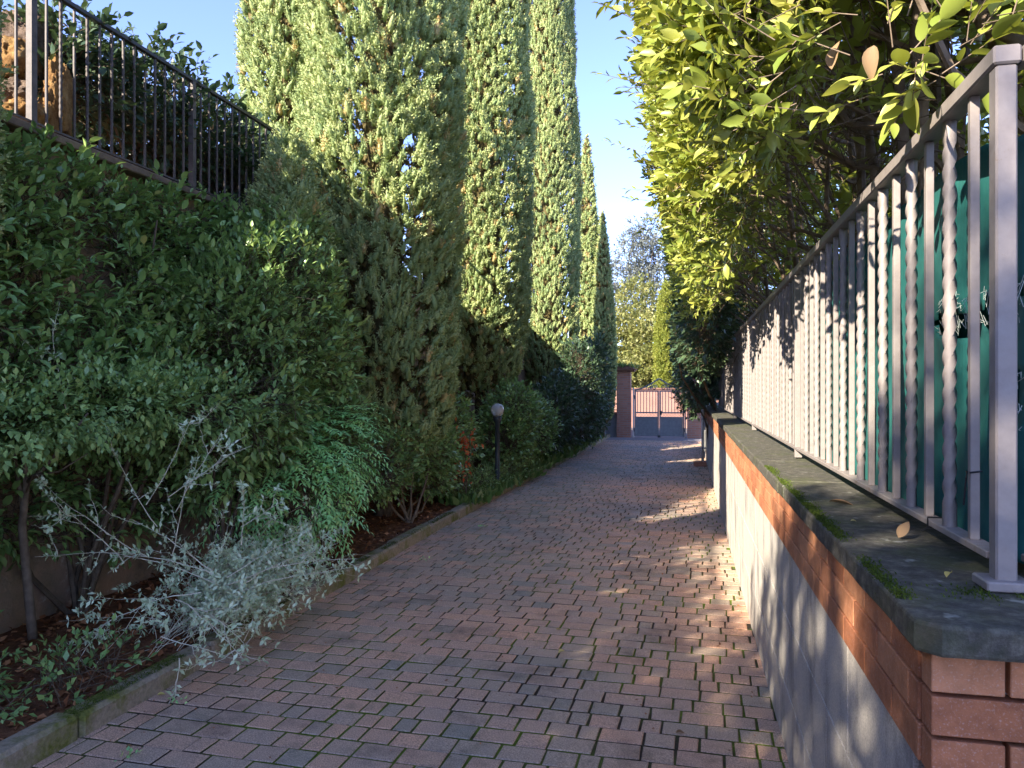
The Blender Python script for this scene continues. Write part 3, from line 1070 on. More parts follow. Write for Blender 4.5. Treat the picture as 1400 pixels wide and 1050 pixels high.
def cypress_parts(H, Rr, ncl, nb, blade, zlow=.35, full=True, clump=1.0, lumpa=.13, core=9000, dvar=.075, tight=.82, hole=None):
    t = rng.uniform(0, 1, ncl * 3)
    w_ = cyp_R(t, full)
    t = t[rng.uniform(0, 1, len(t)) < w_][:ncl]
    ncl = len(t)
    z = zlow + t * (H - zlow)
    a = rng.uniform(0, 2 * math.pi, ncl)
    out = np.column_stack([np.cos(a), np.sin(a), np.zeros(ncl)])
    q = np.column_stack([out[:, 0] * Rr, out[:, 1] * Rr, z])
    lm = 1 + lumpa * (np.sin(3 * a + 1.2 * z) + .8 * np.sin(5 * a - 2.1 * z + 1) + .7 * np.sin(2 * a + 3.7 * z + 2) + .5 * np.sin(9 * a + 5.3 * z))
    rad = Rr * cyp_R(t, full) * lm * (1 - np.abs(rng.normal(0, dvar, ncl)))
    c = out * rad[:, None]; c[:, 2] = z
    if hole is not None:
        hp, base_, hr = hole
        o_ = np.array([0, 0, CAM_H]); dr_ = unit(np.array(hp) - o_)
        wp = c + np.array(base_) - o_
        dist = np.linalg.norm(wp - (wp @ dr_)[:, None] * dr_, axis=1)
        kp = dist > hr * rng.uniform(.8, 1.3, ncl)
        t, z, a, out, c = t[kp], z[kp], a[kp], out[kp], c[kp]
        ncl = len(t)
    ax = unit(np.array([0, 0, 1]) + out * rng.uniform(.25, .95, ncl)[:, None] + rng.normal(0, .24, (ncl, 3)))
    h = clump * rng.uniform(.10, .23, ncl)
    rc = clump * rng.uniform(.042, .082, ncl)
    cr = rng.uniform(0, 1, ncl)
    # blades
    tb = rng.uniform(0, 1, (ncl, nb)) ** .9
    an = rng.uniform(0, 2 * math.pi, (ncl, nb))
    u = unit(np.cross(ax, rng.normal(size=(ncl, 3)))); v = np.cross(ax, u)
    ring = u[:, None] * np.cos(an)[..., None] + v[:, None] * np.sin(an)[..., None]
    prof = np.sqrt(np.clip(1 - tb, 0, 1)) * (.45 + .8 * np.minimum(tb * 2.5, 1) * .7)
    rr = rc[:, None] * prof * rng.uniform(.55, 1.1, (ncl, nb))
    P = c[:, None] + ax[:, None] * (h[:, None] * (tb - .35))[..., None] + ring * rr[..., None]
    D = unit(ax[:, None] * .8 + ring * rng.uniform(.2, 1.0, (ncl, nb))[..., None] + rng.normal(0, .38, (ncl, nb, 3)))
    N_ = unit(ring + rng.normal(0, .45, (ncl, nb, 3)))
    rn = np.clip(cr[:, None] * .62 + rng.uniform(0, .36, (ncl, nb)), 0, .93)
    dead = rng.uniform(0, 1, ncl) < .035
    rn[dead] = .96 + .04 * rng.uniform(0, 1, (dead.sum(), nb))
    sz = blade * rng.uniform(.6, 1.4, (ncl, nb))
    leaves = scatter(BLADE, P.reshape(-1, 3), D.reshape(-1, 3), N_.reshape(-1, 3), sz.ravel(), rn.ravel())
    # solid body of every tuft, so that light stays on its surface
    rings = [(-.38, .25), (-.20, .72), (.12, .68), (.40, .34), (.55, .02)]
    BV = np.zeros((ncl, len(rings) * 5, 3))
    for i_, (tz, tr_) in enumerate(rings):
        for j_ in range(5):
            a_ = 2 * math.pi * j_ / 5 + .4 * i_
            rj = rc * tr_ * tight * rng.uniform(.75, 1.15, ncl)
            BV[:, i_ * 5 + j_] = c + ax * (h * tz)[:, None] + (u * math.cos(a_) + v * math.sin(a_))[:, 0] * rj[:, None] if u.ndim == 3 else c + ax * (h * tz)[:, None] + (u * math.cos(a_) + v * math.sin(a_)) * rj[:, None]
    BF = np.array([(i_ * 5 + j_, i_ * 5 + (j_ + 1) % 5, i_ * 5 + 5 + (j_ + 1) % 5, i_ * 5 + 5 + j_) for i_ in range(len(rings) - 1) for j_ in range(5)])
    bodies = (BV.reshape(-1, 3), (BF[None] + (np.arange(ncl) * len(rings) * 5)[:, None, None]).reshape(-1, 4), np.repeat(np.where(dead, .97, np.clip(cr * .55, 0, .6)), len(rings) * 5))
    leaves = merge([leaves, bodies])
    # inner dead twigs
    core = int(core * 2.6)
    t = rng.uniform(0, 1, core); z = zlow * .8 + t * (H - zlow); a = rng.uniform(0, 2 * math.pi, core)
    out = np.column_stack([np.cos(a), np.sin(a), np.zeros(core)])
    c = out * (Rr * cyp_R(t, full) * rng.uniform(.40, .90, core))[:, None]; c[:, 2] = z
    if hole is not None:
        wp = c + np.array(base_) - o_
        kp = np.linalg.norm(wp - (wp @ dr_)[:, None] * dr_, axis=1) > hr
        c, out = c[kp], out[kp]; core = len(c)
    d = unit(out * .5 + np.array([0, 0, .8]) + rng.normal(0, .4, (core, 3)))
    inner = scatter(BLADE, c, d, unit(out + rng.normal(0, .6, (core, 3))), rng.uniform(.04, .11, core), rng.uniform(0, 1, core))
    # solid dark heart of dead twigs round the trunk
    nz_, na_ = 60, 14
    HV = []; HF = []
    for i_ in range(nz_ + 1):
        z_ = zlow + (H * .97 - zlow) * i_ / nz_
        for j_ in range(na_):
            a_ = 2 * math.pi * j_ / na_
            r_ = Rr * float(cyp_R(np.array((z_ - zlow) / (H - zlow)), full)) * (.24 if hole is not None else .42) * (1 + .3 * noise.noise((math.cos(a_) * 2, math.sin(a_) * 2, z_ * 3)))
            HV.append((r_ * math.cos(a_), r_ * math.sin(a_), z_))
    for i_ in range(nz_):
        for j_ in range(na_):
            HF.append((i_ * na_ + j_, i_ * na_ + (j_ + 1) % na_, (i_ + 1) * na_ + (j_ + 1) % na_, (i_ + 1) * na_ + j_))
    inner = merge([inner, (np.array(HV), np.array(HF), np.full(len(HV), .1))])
    g = G()
    n = 10
    g.tube([(0.03 * math.sin(i), .03 * math.cos(i * 1.7), -.1 + (H * .92 + .1) * i / n) for i in range(n + 1)], [max(.02, .11 * (1 - i / n)) for i in range(n + 1)], 8)
    for i in range(70):
        z = random.uniform(.3, H * .75); aa = random.uniform(0, 6.28); L = Rr * float(cyp_R(np.array(z / H), full)) * random.uniform(.6, .85)
        g.tube([(0, 0, z), (L * .4 * math.cos(aa), L * .4 * math.sin(aa), z + .14), (L * math.cos(aa), L * math.sin(aa), z + .55)], [.022, .014, .006], 4, cap=False)
    return leaves, inner, g


def cypress(label, loc, spec):
    o = thing('cypress_tree', label, 'tree', loc, 'row of cypresses along the planting bed')
    lv, inn, g = spec
    link('crown', mesh_np('crown', lv[0], lv[1], 'cypress', lv[2]), o)
    link('inner_twigs', mesh_np('inner_twigs', inn[0], inn[1], 'cypress_dead', inn[2]), o)
    link('trunk', g.mesh('trunk', 'bark'), o)
    return o


def colpos(px, X):
    return (X, onx(px, X), .05)


cyB = cypress('broad front cypress with pale green lumpy foliage and a gap of sky in its crown', colpos(523, -3.5), cypress_parts(13, .93, 8200, 74, .027, .75, lumpa=.06, dvar=.055, tight=.72, hole=(at(556, 196, 8.9), (-3.5, onx(523, -3.5), .05), .10)))
cyA = cypress('cypress up on the terrace, partly hidden behind the broad front cypress', (-4.75, onx(396, -4.75), 3.05), cypress_parts(10, .52, 3600, 50, .029, .3, lumpa=.06, core=5000, dvar=.055, tight=.75))
cyH = cypress('short dark conifer in shade where the iron fence ends', (-3.74, 6.75, .05), cypress_parts(4.05, .46, 1900, 56, .029, .8, lumpa=.14, core=3000, dvar=.12, tight=.75))
cyC = cypress('tall narrow cypress with dense sunlit foliage just beyond the broad front one', (-3.7, 13.6, .05), cypress_parts(14.5, .95, 8600, 38, .034, 1.5, lumpa=.045, clump=.92, dvar=.04, tight=.9))
cyD = copy_tree(cyC, (-3.6, 20.1, .05), 2.1, (.90, .90, 1.1), 'third tall cypress from the front, outlined against open sky on its right')
cyE_ = cypress('far slim cypress whose pointed tip rises alone against the sky', (-3.0, 23.7, .05), cypress_parts(9.4, .48, 2200, 30, .045, .8, full=False, lumpa=.05, clump=1.0, core=3000, dvar=.04, tight=1.05))
cyF = copy_tree(cyE_, (-2.47, 23.4, .05), 1.3, (.8, .8, .74), 'smallest farthest cypress of the row beside the brick gate pillar')
# cypress at the left edge of the picture
cyG = cypress('cypress at the far left edge, only a strip of its side showing', (-3.90, 3.05, .05), cypress_parts(11.5, .46, 3000, 44, .029, .3, lumpa=.06, core=4000))

# ------------------------------------------------------------------ right laurel hedge
hd = thing('laurel_hedge', 'big overgrown laurel hedge with yellow green leaves hanging over the metal fence', 'hedge', (1.0, 2.0, 0))


def hedge_profile(n, y):
    pts = np.array([(.34, 2.46), (.27, 2.50), (.21, 2.60), (.11, 2.9), (.0, 3.5), (-.12, 4.2), (-.22, 5.0), (.0, 5.5), (.6, 5.7), (1.6, 5.7)])
    seg = np.linalg.norm(np.diff(pts, axis=0), axis=1)
    wt = seg * np.array([.5, .8, 1, 1, 1, 1, .8, .45, .35])
    cum = np.concatenate([[0], np.cumsum(wt)]) / wt.sum()
    s = rng.uniform(0, 1, n)
    i = np.clip(np.searchsorted(cum, s) - 1, 0, len(seg) - 1)
    f = (s - cum[i]) / (cum[i + 1] - cum[i])
    p2 = pts[i] + (pts[i + 1] - pts[i]) * f[:, None]
    d2 = pts[i + 1] - pts[i]
    nr = np.column_stack([-d2[:, 1], d2[:, 0]])
    nr = nr / np.linalg.norm(nr, axis=1, keepdims=True)
    nr = np.where((nr[:, 0:1] > .9) & (p2[:, 0:1] < .5), -nr, nr)
    return p2, nr


nT = 17000
y = 2.3 + 16.7 * rng.uniform(0, 1, nT) ** 1.25
p2, nr = hedge_profile(nT, y)
cen = np.array([.7, 4.0])
flip = np.sum((p2 - cen) * nr, axis=1) < 0
nr[flip] *= -1
dep = np.abs(rng.normal(0, .13, nT)) - .05
q = np.column_stack([p2[:, 0], y, p2[:, 1]])
lm = (lump(q, 2.6, .5) - 1) * .26
p2 = p2 + nr * (lm - dep)[:, None]
p = np.column_stack([p2[:, 0], y, p2[:, 1]])
nn = np.column_stack([nr[:, 0], np.full(nT, -.12), nr[:, 1]])
# near end face of the hedge (towards the camera), ragged
nE = 1000
xe = rng.uniform(.0, .42, nE); ze = rng.uniform(2.55, 5.3, nE)
pe = np.column_stack([xe - (ze - 2.5) * .13, 2.55 + (xe + .3) * .25 - (ze - 2.5) * .12 + rng.normal(0, .14, nE), ze])
nF = 3600
pf = np.column_stack([rng.uniform(.1, 2.0, nF), rng.uniform(1.95, 3.4, nF), 3.0 + 2.3 * rng.uniform(0, 1, nF)])  # leaf mass added mostly above the view to shade the hedge inside
p = np.concatenate([p, pe, pf]); nn = np.concatenate([nn, np.tile([-.3, -.8, .2], (nE + nF, 1))])
P, D, N_, r, (A, B) = twig_leaves(p, nn, .15, 8, up=.3, out=.8, spread=.9, face=.9, leaf_up=.6)
near = (P[:, 1] < 6)
sz = .072 * rng.uniform(.55, 1.2, len(P))
allv = [scatter(leaf_tpl(.23, .06, .12, True), P, D, N_, sz, r)]
part_np('foliage', allv[0], 'laurel', hd)
part_np('twig', stick_mesh(A - (B - A) * .5, B, .0022, .0012), 'light_bark', hd)
# dark inner mass and back side of the hedge
nI = 10500
pi = np.column_stack([rng.uniform(1.25, 2.3, nI), 2.0 + 17 * rng.uniform(0, 1, nI) ** 1.8, rng.uniform(.2, 5.7, nI)])
top = rng.uniform(0, 1, nI) < .35
pi[top, 0] = rng.uniform(.1, 2.2, top.sum()); pi[top, 2] = rng.uniform(4.2, 5.7, top.sum())
nJ = 2600
pj = np.column_stack([rng.uniform(.5, 1.35, nJ), 3.0 + 16 * rng.uniform(0, 1, nJ) ** 1.5, rng.uniform(2.55, 4.6, nJ)])
nK = 1100
pk = np.column_stack([rng.uniform(1.2, 2.0, nK), rng.uniform(1.95, 4.5, nK), rng.uniform(.95, 2.3, nK)])
pk = np.concatenate([pk, pj[:260]])
pb = pj + rng.normal(0, .05, (nJ, 3))
dj = unit(np.array([-.5, -.1, .35]) + rng.normal(0, .6, (nJ, 3)))
part_np('bare_twigs', stick_mesh(pb, pb + dj * rng.uniform(.12, .4, nJ)[:, None], .003, .0015), 'bark', hd)
pi = np.concatenate([pi, pk])
nI = len(pi)
P, D, N_, r, (A2, B2) = twig_leaves(pi, np.tile([-.8, -.2, 0.], (nI, 1)), .25, 6)
part_np('inner_foliage', scatter(leaf_tpl(.27, .06, .12), P, D, N_, .13 * rng.uniform(.6, 1.2, len(P)), r * .6), 'laurel', hd)
# trunks and bare inner branches
g = G()
for i in range(16):
    yb = 2.35 + i * 1.0 + rng.uniform(-.15, .15)
    xb = 1.2 + rng.uniform(-.12, .15)
    for s_ in range(3):
        tp = (xb + rng.uniform(-.5, .5), yb + rng.uniform(-.5, .5), rng.uniform(4.2, 5.2))
        pts = wander((xb + .06 * s_, yb + .05 * s_, .0), tp, 9, .018)
        g.tube(pts, [.038 * (1 - .07 * k_) for k_ in range(10)], 7)
        for b_ in range(3):
            k_ = rng.integers(4, 9)
            st_ = pts[k_]
            e = np.array([rng.uniform(.05, .5), st_[1] + rng.uniform(-.7, .5), max(2.9, st_[2]) + rng.uniform(.0, .9)])
            bp = wander(st_, e, 7, .09)
            g.tube(bp, [.017 * (1 - .1 * m_) for m_ in range(8)], 5)
            for c_ in range(1):
                s2 = bp[rng.integers(2, 6)]
                g.tube(wander(s2, s2 + rng.normal(0, .28, 3), 5, .1), [.008, .007, .006, .005, .004, .003], 4)
part('branch', g, 'light_bark', hd)
# a few bare branches showing at the open near side
g = G()


def br(pts, r0, r1):
    o_ = np.array([0, 0, CAM_H])
    pts = [o_ + (q_ - o_) * 1.42 for q_ in pts]
    r0, r1 = r0 * 1.4, r1 * 1.4
    m_ = len(pts) - 1
    g.tube(pts, [r0 + (r1 - r0) * i / m_ for i in range(m_ + 1)], 7)


br([at(1246, 430, 2.28), at(1240, 260, 2.25), at(1233, 170, 2.2), at(1228, 100, 2.2), at(1215, 30, 2.2), at(1185, -30, 2.2)], .020, .014)
br([at(1266, 420, 2.2), at(1262, 220, 2.15), at(1262, 140, 2.1), at(1250, 60, 2.05), at(1258, -20, 2.0)], .018, .013)
br([at(1232, 172, 2.2), at(1180, 172, 2.3), at(1150, 165, 2.4), at(1122, 110, 2.5), at(1100, 75, 2.6), at(1082, 38, 2.6)], .013, .007)
br([at(1160, 168, 2.35), at(1140, 140, 2.4), at(1115, 90, 2.5), at(1104, 45, 2.5)], .010, .006)
br([at(1170, 230, 2.5), at(1140, 215, 2.55), at(1110, 200, 2.6), at(1085, 185, 2.7), at(1070, 160, 2.7)], .010, .004)
br([at(1112, 66, 2.5), at(1140, 60, 2.4), at(1180, 67, 2.3)], .004, .003)
br([at(1050, 105, 2.6), at(1085, 117, 2.6), at(1110, 128, 2.6)], .005, .004)
br([at(1040, 222, 2.8), at(1075, 215, 2.7), at(1105, 207, 2.6)], .004, .003)
br([at(1206, 400, 2.45), at(1200, 260, 2.4), at(1190, 200, 2.5), at(1180, 120, 2.6), at(1178, 20, 2.6)], .017, .012)
br([at(1395, 60, 1.95), at(1345, 30, 1.9), at(1325, -20, 1.9)], .022, .018)
part('branch', g, 'light_bark', hd, smooth=True)
# the big near leaves above the rail on the right
tw = []
for (px, py, d, dx, dy) in ((1215, 25, 1.95, -.2, .9), (1262, 80, 1.9, -.6, -.4), (1290, 60, 1.85, .5, .5), (1330, 50, 1.8, .6, .3), (1235, 110, 1.95, -.8, -.3), (1300, 25, 1.85, .2, .8), (1370, 40, 1.75, .7, .2), (1275, 110, 1.95, .2, -.5), (1230, 10, 2.0, -.4, .6), (1380, 5, 1.75, .4, .8), (1345, 10, 1.8, .0, .9), (1190, 140, 2.05, -.8, -.4), (1150, 20, 2.2, -.5, .6), (1260, -10, 1.9, 0, .9), (1320, -20, 1.85, 0, .9)):
    b0 = at(px, py, d)
    for j in range(2):
        tw.append((b0 + rng.normal(0, .035, 3), np.array([dx * CT, dx * ST - .3, dy])))
p = np.array([a for a, b in tw]); nn = unit(np.array([b for a, b in tw]))
P, D, N_, r, (A, B) = twig_leaves(p, nn, .13, 5, up=.1, out=1, spread=.8)
part_np('near_leaves', scatter(leaf_fine(.24, .07, .16, .4), P, D, N_, .078 * rng.uniform(.5, 1.2, len(P)), np.clip(r * .9 + .05, 0, .97)), 'laurel', hd)
part_np('twig', stick_mesh(A - (B - A) * .25, B, .002, .0012), 'light_bark', hd)
# long shoots sticking out on the left side of the hedge
tw = []
for (px, py, d) in ((880, 20, 3.9), (872, 0, 3.8), (868, 110, 5.2), (862, 112, 5.2), (875, 145, 5.4), (868, 215, 6.2), (880, 225, 6.2), (885, 180, 6.0), (880, 90, 4.9), (892, 50, 4.3), (905, -10, 3.6), (893, 250, 6.5), (888, 130, 5.3), (880, 260, 7), (895, 300, 8)):
    for j in range(2):
        tw.append((at(px + 14, py, d) + rng.normal(0, .05, 3), np.array([-.8, -.1 + rng.normal(0, .3), .35 + rng.normal(0, .35)])))
p = np.array([a for a, b in tw]); nn = unit(np.array([b for a, b in tw]))
P, D, N_, r, (A, B) = twig_leaves(p, nn, .22, 6, up=.1, out=1, spread=.7, jit=.15)
part_np('shoot_leaves', scatter(leaf_tpl(.2, .06, .12, True), P, D, N_, .075 * rng.uniform(.6, 1.15, len(P)), np.clip(r * .8, 0, .9)), 'laurel', hd)
part_np('twig', stick_mesh(A - (B - A) * 1.5, B, .003, .0015), 'light_bark', hd)
# one brown dried leaf and one curled one in the hedge
for nm, lab, px, py, d, sz, dr in (('dry_leaf', 'big curled pale brown dead leaf hanging in the laurel above the fence rail', 1195, 62, 1.95, .085, (-.15, 0, -1)), ('dry_leaf', 'narrow tan dead leaf hanging from a bare laurel branch', 1137, 95, 2.35, .10, (.15, 0, 1)), ('dry_leaf', 'small yellowing leaf at the tip of a low laurel twig', 1068, 172, 2.6, .05, (-.5, 0, .6))):
    p0 = at(px, py, d)
    V, F, r = scatter(leaf_fine(.23, .20, .3, .8), np.zeros((1, 3)), np.array([dr]), np.array([[-.4, -.8, .3]]), np.array([sz]), np.array([.7]))
    me = mesh_np(nm, V, F, 'dry_leaf', r, True)
    tag(link(nm, me, None, tuple(p0)), lab, 'leaf')

# dark ivy bush hanging over the far end of the fence
shrub('ivy_bush', 'dark green ivy bush hanging over the far end of the metal fence', 'bush', (.62, 16.2, 0),
      [((.35, 16.2, 2.6), (.55, 2.2, 1.3)), ((.25, 17.6, 1.9), (.45, 1.2, .9)), ((.35, 14.6, 2.6), (.5, 1.2, .7)), ((.4, 18.5, 3.2), (.6, 1.6, 1.2)), ((.45, 13.2, 2.75), (.45, 1.2, .5)), ((.22, 9.9, 2.5), (.26, 1.0, .42)), ((.24, 11.6, 2.35), (.28, 1.5, .55))],
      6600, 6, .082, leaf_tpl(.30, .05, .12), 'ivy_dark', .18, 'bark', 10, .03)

# ------------------------------------------------------------------ left side planting
LF = leaf_tpl(.26, .06, .12)
shrub('wall_climber', 'dark glossy climber covering the ochre retaining wall below the iron fence', 'climbing plant', (-3.95, 4.4, .08),
      [((-3.95, 3.3, 2.05), (.38, 1.0, .85)), ((-3.92, 4.5, 2.1), (.36, 1.0, .62)), ((-3.85, 4.3, 1.62), (.48, 1.2, .45)), ((-3.95, 3.6, 2.62), (.22, .9, .34)), ((-3.95, 4.6, 2.6), (.18, .45, .22)), ((-3.9, 5.5, 2.0), (.42, .7, .6)), ((-4.0, 4.3, 2.80), (.13, .55, .26)), ((-4.0, 5.3, 2.72), (.15, .55, .30)), ((-4.0, 6.3, 2.75), (.14, .5, .32)), ((-4.04, 5.3, 2.92), (.10, .9, .22)), ((-4.04, 6.5, 2.95), (.10, .7, .22)), ((-4.02, 4.6, 2.3), (.10, .6, .5)), ((-4.08, 4.2, .95), (.14, 1.8, .45))],
      6000, 7, .074, leaf_tpl(.24, .06, .16, True), 'ivy', .19, 'bark', 18, .02, depth=.3, holes=-1.0, jit=.5, leaf_up=1.1)
shrub('viburnum_bush', 'dense dark viburnum bush with layered oval leaves between the climber and the cypresses', 'bush', (-3.55, 5.4, .08),
      [((-3.55, 5.55, 1.75), (.6, .8, 1.05)), ((-3.55, 6.2, 2.4), (.48, .55, .55)), ((-3.75, 6.8, 2.85), (.36, .5, .48)), ((-3.35, 5.0, 1.5), (.5, .7, .45)), ((-3.35, 6.3, 1.6), (.48, .6, .9)), ((-3.7, 5.6, 2.2), (.38, .5, .4))],
      4600, 7, .072, leaf_tpl(.23, .05, .14, True), 'shrub', .19, 'bark', 18, .02, depth=.26, holes=-.62, leaf_up=1.3, jit=.45)
shrub('twiggy_bush', 'small leaved bush with flat layered sprays held on bare brown stems', 'bush', tuple(at(45, 893, 4.65)),
      [((-3.55, 3.15, 1.42), (.55, .75, .16)), ((-3.35, 3.9, 1.5), (.5, .7, .17)), ((-3.6, 2.6, 1.35), (.45, .6, .18)), ((-3.25, 4.5, 1.48), (.4, .5, .15))],
      1500, 8, .042, leaf_tpl(.28, .05, .1), 'shrub', .16, 'bark', 0, .020, twigs=False, depth=.3, up=.0, leaf_up=1.4)
# the bare multi stem trunk of the twiggy bush
bt = [o for o in bpy.data.objects if o.name == 'twiggy_bush'][0]
g = G()
b0 = at(47, 895, 4.6)
g.tube([b0, at(38, 800, 4.6), at(30, 720, 4.58), at(36, 660, 4.55), at(30, 600, 4.5), at(24, 560, 4.45)], [.030, .027, .024, .019, .015, .011], 8)
g.tube([at(32, 700, 4.58), at(22, 640, 4.5), at(14, 590, 4.45), at(10, 560, 4.4)], [.016, .013, .010, .007], 6)
g.tube([at(36, 660, 4.55), at(60, 640, 4.5), at(95, 598, 4.45), at(120, 565, 4.4)], [.014, .012, .009, .006], 6)
g.tube([at(30, 690, 4.58), at(44, 650, 4.5), at(80, 645, 4.45), at(120, 620, 4.4)], [.007, .006, .005, .003], 5)
part('stem', g, 'light_bark', bt, smooth=True)

# nandina: long drooping sprays of narrow leaflets
nd = thing('nandina_shrub', 'bright blue green nandina with feathery drooping leaflets in front of the cypress', 'shrub', (-3.1, 6.1, .08))
blobs = [((-3.28, 6.15, 1.04), (.48, .52, .50)), ((-3.2, 5.95, .76), (.40, .45, .40)), ((-3.42, 5.7, .98), (.42, .42, .38)), ((-3.1, 6.35, 1.14), (.34, .4, .42))]
p, nn = blob_points(blobs, 1150, .22)
dd = unit(nn * 1.0 + np.array([0, 0, .1]) + rng.normal(0, .3, (len(p), 3)))
Ps, Ds, Ns, rs, A, B = [], [], [], [], [], []
tr = rng.uniform(0, 1, len(p))
side = unit(np.cross(dd, np.array([0, 0, 1.0])))
for i in range(17):
    t = (i // 2 + 1) / 8.5
    sg = 1 if i % 2 else -1
    L = .26
    pos = p + dd * (L * t) - np.array([0, 0, 1]) * (L * .45 * t * t)
    ld = unit(dd * .7 + side * sg * (.9 if i < 16 else 0) - np.array([0, 0, .45]) + rng.normal(0, .18, (len(p), 3)))
    Ps.append(pos); Ds.append(ld); Ns.append(unit(np.array([0, 0, 1.]) + dd * .5 + rng.normal(0, .2, (len(p), 3)))); rs.append(np.clip(tr * .6 + rng.uniform(0, .38, len(p)), 0, .97))
P = np.concatenate(Ps); D = np.concatenate(Ds); N_ = np.concatenate(Ns); r = np.concatenate(rs)
part_np('foliage', scatter(leaf_tpl(.15, .04, .12), P, D, N_, .058 * rng.uniform(.7, 1.3, len(P)), r), 'nandina', nd)
g = G(); stems(g, np.array((-3.1, 6.1, .05)), [np.array(b[0]) + rng.normal(0, .15, 3) for b in blobs for _ in range(3)], .014, .006); part('stem', g, 'bark', nd)
part_np('twig', stick_mesh(p - dd * .15, p + dd * .2, .003, .0015), 'bark', nd)

# autumn leaf cluster on the nandina's left
p0 = at(328, 648, 5.9)
p = p0 + rng.normal(0, .03, (7, 3))
V, F, r = scatter(leaf_tpl(.22, .06, .15, True), p, unit(np.array([.1, -.2, -.6]) + rng.normal(0, .5, (7, 3))), unit(np.array([-.2, -.9, .3]) + rng.normal(0, .3, (7, 3))), rng.uniform(.05, .075, 7), rng.uniform(0, 1, 7))
tag(link('autumn_spray', mesh_np('autumn_spray', V - p0, F, 'red_autumn', r), None, tuple(p0)), 'small spray of orange and yellow leaves at the left of the nandina', 'leaf spray')

# silver bush spilling over the kerb
sb = thing('silver_bush', 'sprawling silver leaved bush with long pale twigs spilling over the kerb', 'bush', (-2.95, 4.15, .08))
A, B, LP, LD, LN = [], [], [], [], []


def silver_stem(a, b, sag, j, nleaf, r0, sub=True):
    pts = wander(a, b, 9, j, -sag)
    for i in range(9):
        A.append((pts[i], r0 * (1 - .08 * i))); B.append((pts[i + 1], r0 * (1 - .08 * (i + 1))))
    for i in range(nleaf):
        f = rng.uniform(.15, 1)
        k_ = min(8, int(f * 9)); q_ = pts[k_] + (pts[k_ + 1] - pts[k_]) * (f * 9 - k_)
        t = unit(pts[k_ + 1] - pts[k_])
        sd_ = unit(np.cross(t, rng.normal(size=3)))
        for sg in (1, -1):
            LP.append(q_); LD.append(unit(t * .55 + sd_ * sg + rng.normal(0, .2, 3))); LN.append(unit(np.array([0, 0, 1.]) + t * .4 + rng.normal(0, .4, 3)))
    if sub:
        for i in range(4):
            k_ = rng.integers(2, 9)
            t = unit(pts[min(k_ + 1, 9)] - pts[k_])
            e = pts[k_] + unit(t + rng.normal(0, .65, 3)) * rng.uniform(.08, .28)
            silver_stem(pts[k_], e, rng.uniform(-.03, .02), .06, 6, r0 * .6, False)


sb_base = np.array((-2.95, 4.35, .08))
for i in range(140):
    # dome of twigs
    u = rng.uniform(0, 1)
    tgt = np.array([-2.80 + rng.normal(0, .30), 4.50 + rng.normal(0, .46), .22 + abs(rng.normal(0, .24))])
    tgt = np.array([min(tgt[0], -2.32 - rng.uniform(0, .15)), tgt[1], min(tgt[2], .72)])
    st_ = sb_base + np.array([rng.normal(0, .14), rng.normal(0, .28), 0])
    silver_stem(st_, tgt, rng.uniform(.04, .14), .06, 9, .0024)
# long wands seen in the photograph
for (x0, y0, x1, y1, d0, d1, sg_) in ((200, 690, 262, 570, 4.6, 4.5, .0), (215, 720, 140, 600, 4.6, 4.4, .0), (230, 680, 340, 610, 4.6, 4.5, .02), (240, 700, 300, 585, 4.7, 4.6, .02),
                                (235, 760, 258, 630, 4.6, 4.5, .0), (90, 560, 68, 440, 4.4, 4.3, -.06), (330, 720, 385, 685, 4.6, 4.5, .0), (330, 745, 330, 672, 4.5, 4.4, .0), (310, 800, 490, 770, 4.5, 4.7, .05), (320, 810, 495, 765, 4.6, 4.9, .03),
                                (240, 820, 345, 905, 4.3, 4.0, .05), (220, 870, 345, 905, 4.2, 4.0, .0), (260, 830, 348, 880, 4.3, 4.1, .05), (245, 900, 237, 965, 4.1, 3.95, .0), (150, 860, 75, 945, 4.3, 4.1, .06), (300, 790, 150, 760, 4.5, 4.4, .05), (300, 800, 40, 770, 4.5, 4.4, .08),
                                (275, 810, 110, 870, 4.4, 4.2, .05), (200, 760, 45, 650, 4.5, 4.3, -.03), (170, 770, 85, 700, 4.5, 4.3, .02), (290, 780, 170, 710, 4.5, 4.4, .02), (310, 790, 420, 730, 4.5, 4.6, .03), (330, 800, 450, 750, 4.5, 4.7, .03)):
    silver_stem(at(x0, y0, d0), at(x1, y1, d1), sg_, .025, 8, .0042)
A_ = np.array([a for a, r in A]); B_ = np.array([b for b, r in B]); ra = np.array([r for a, r in A])[:, None]; rb = np.array([r for b, r in B])[:, None]
part_np('twig', stick_mesh(A_, B_, ra, rb), 'silver_stem', sb)
LP, LD, LN = np.array(LP), np.array(LD), np.array(LN)
keepz = LP[:, 2] > .01
LP, LD, LN = LP[keepz], LD[keepz], LN[keepz]
part_np('foliage', scatter(leaf_tpl(.23, .05, .08), LP, LD, LN, .036 * rng.uniform(.55, 1.35, len(LP)), rng.uniform(0, 1, len(LP))), 'silver', sb)

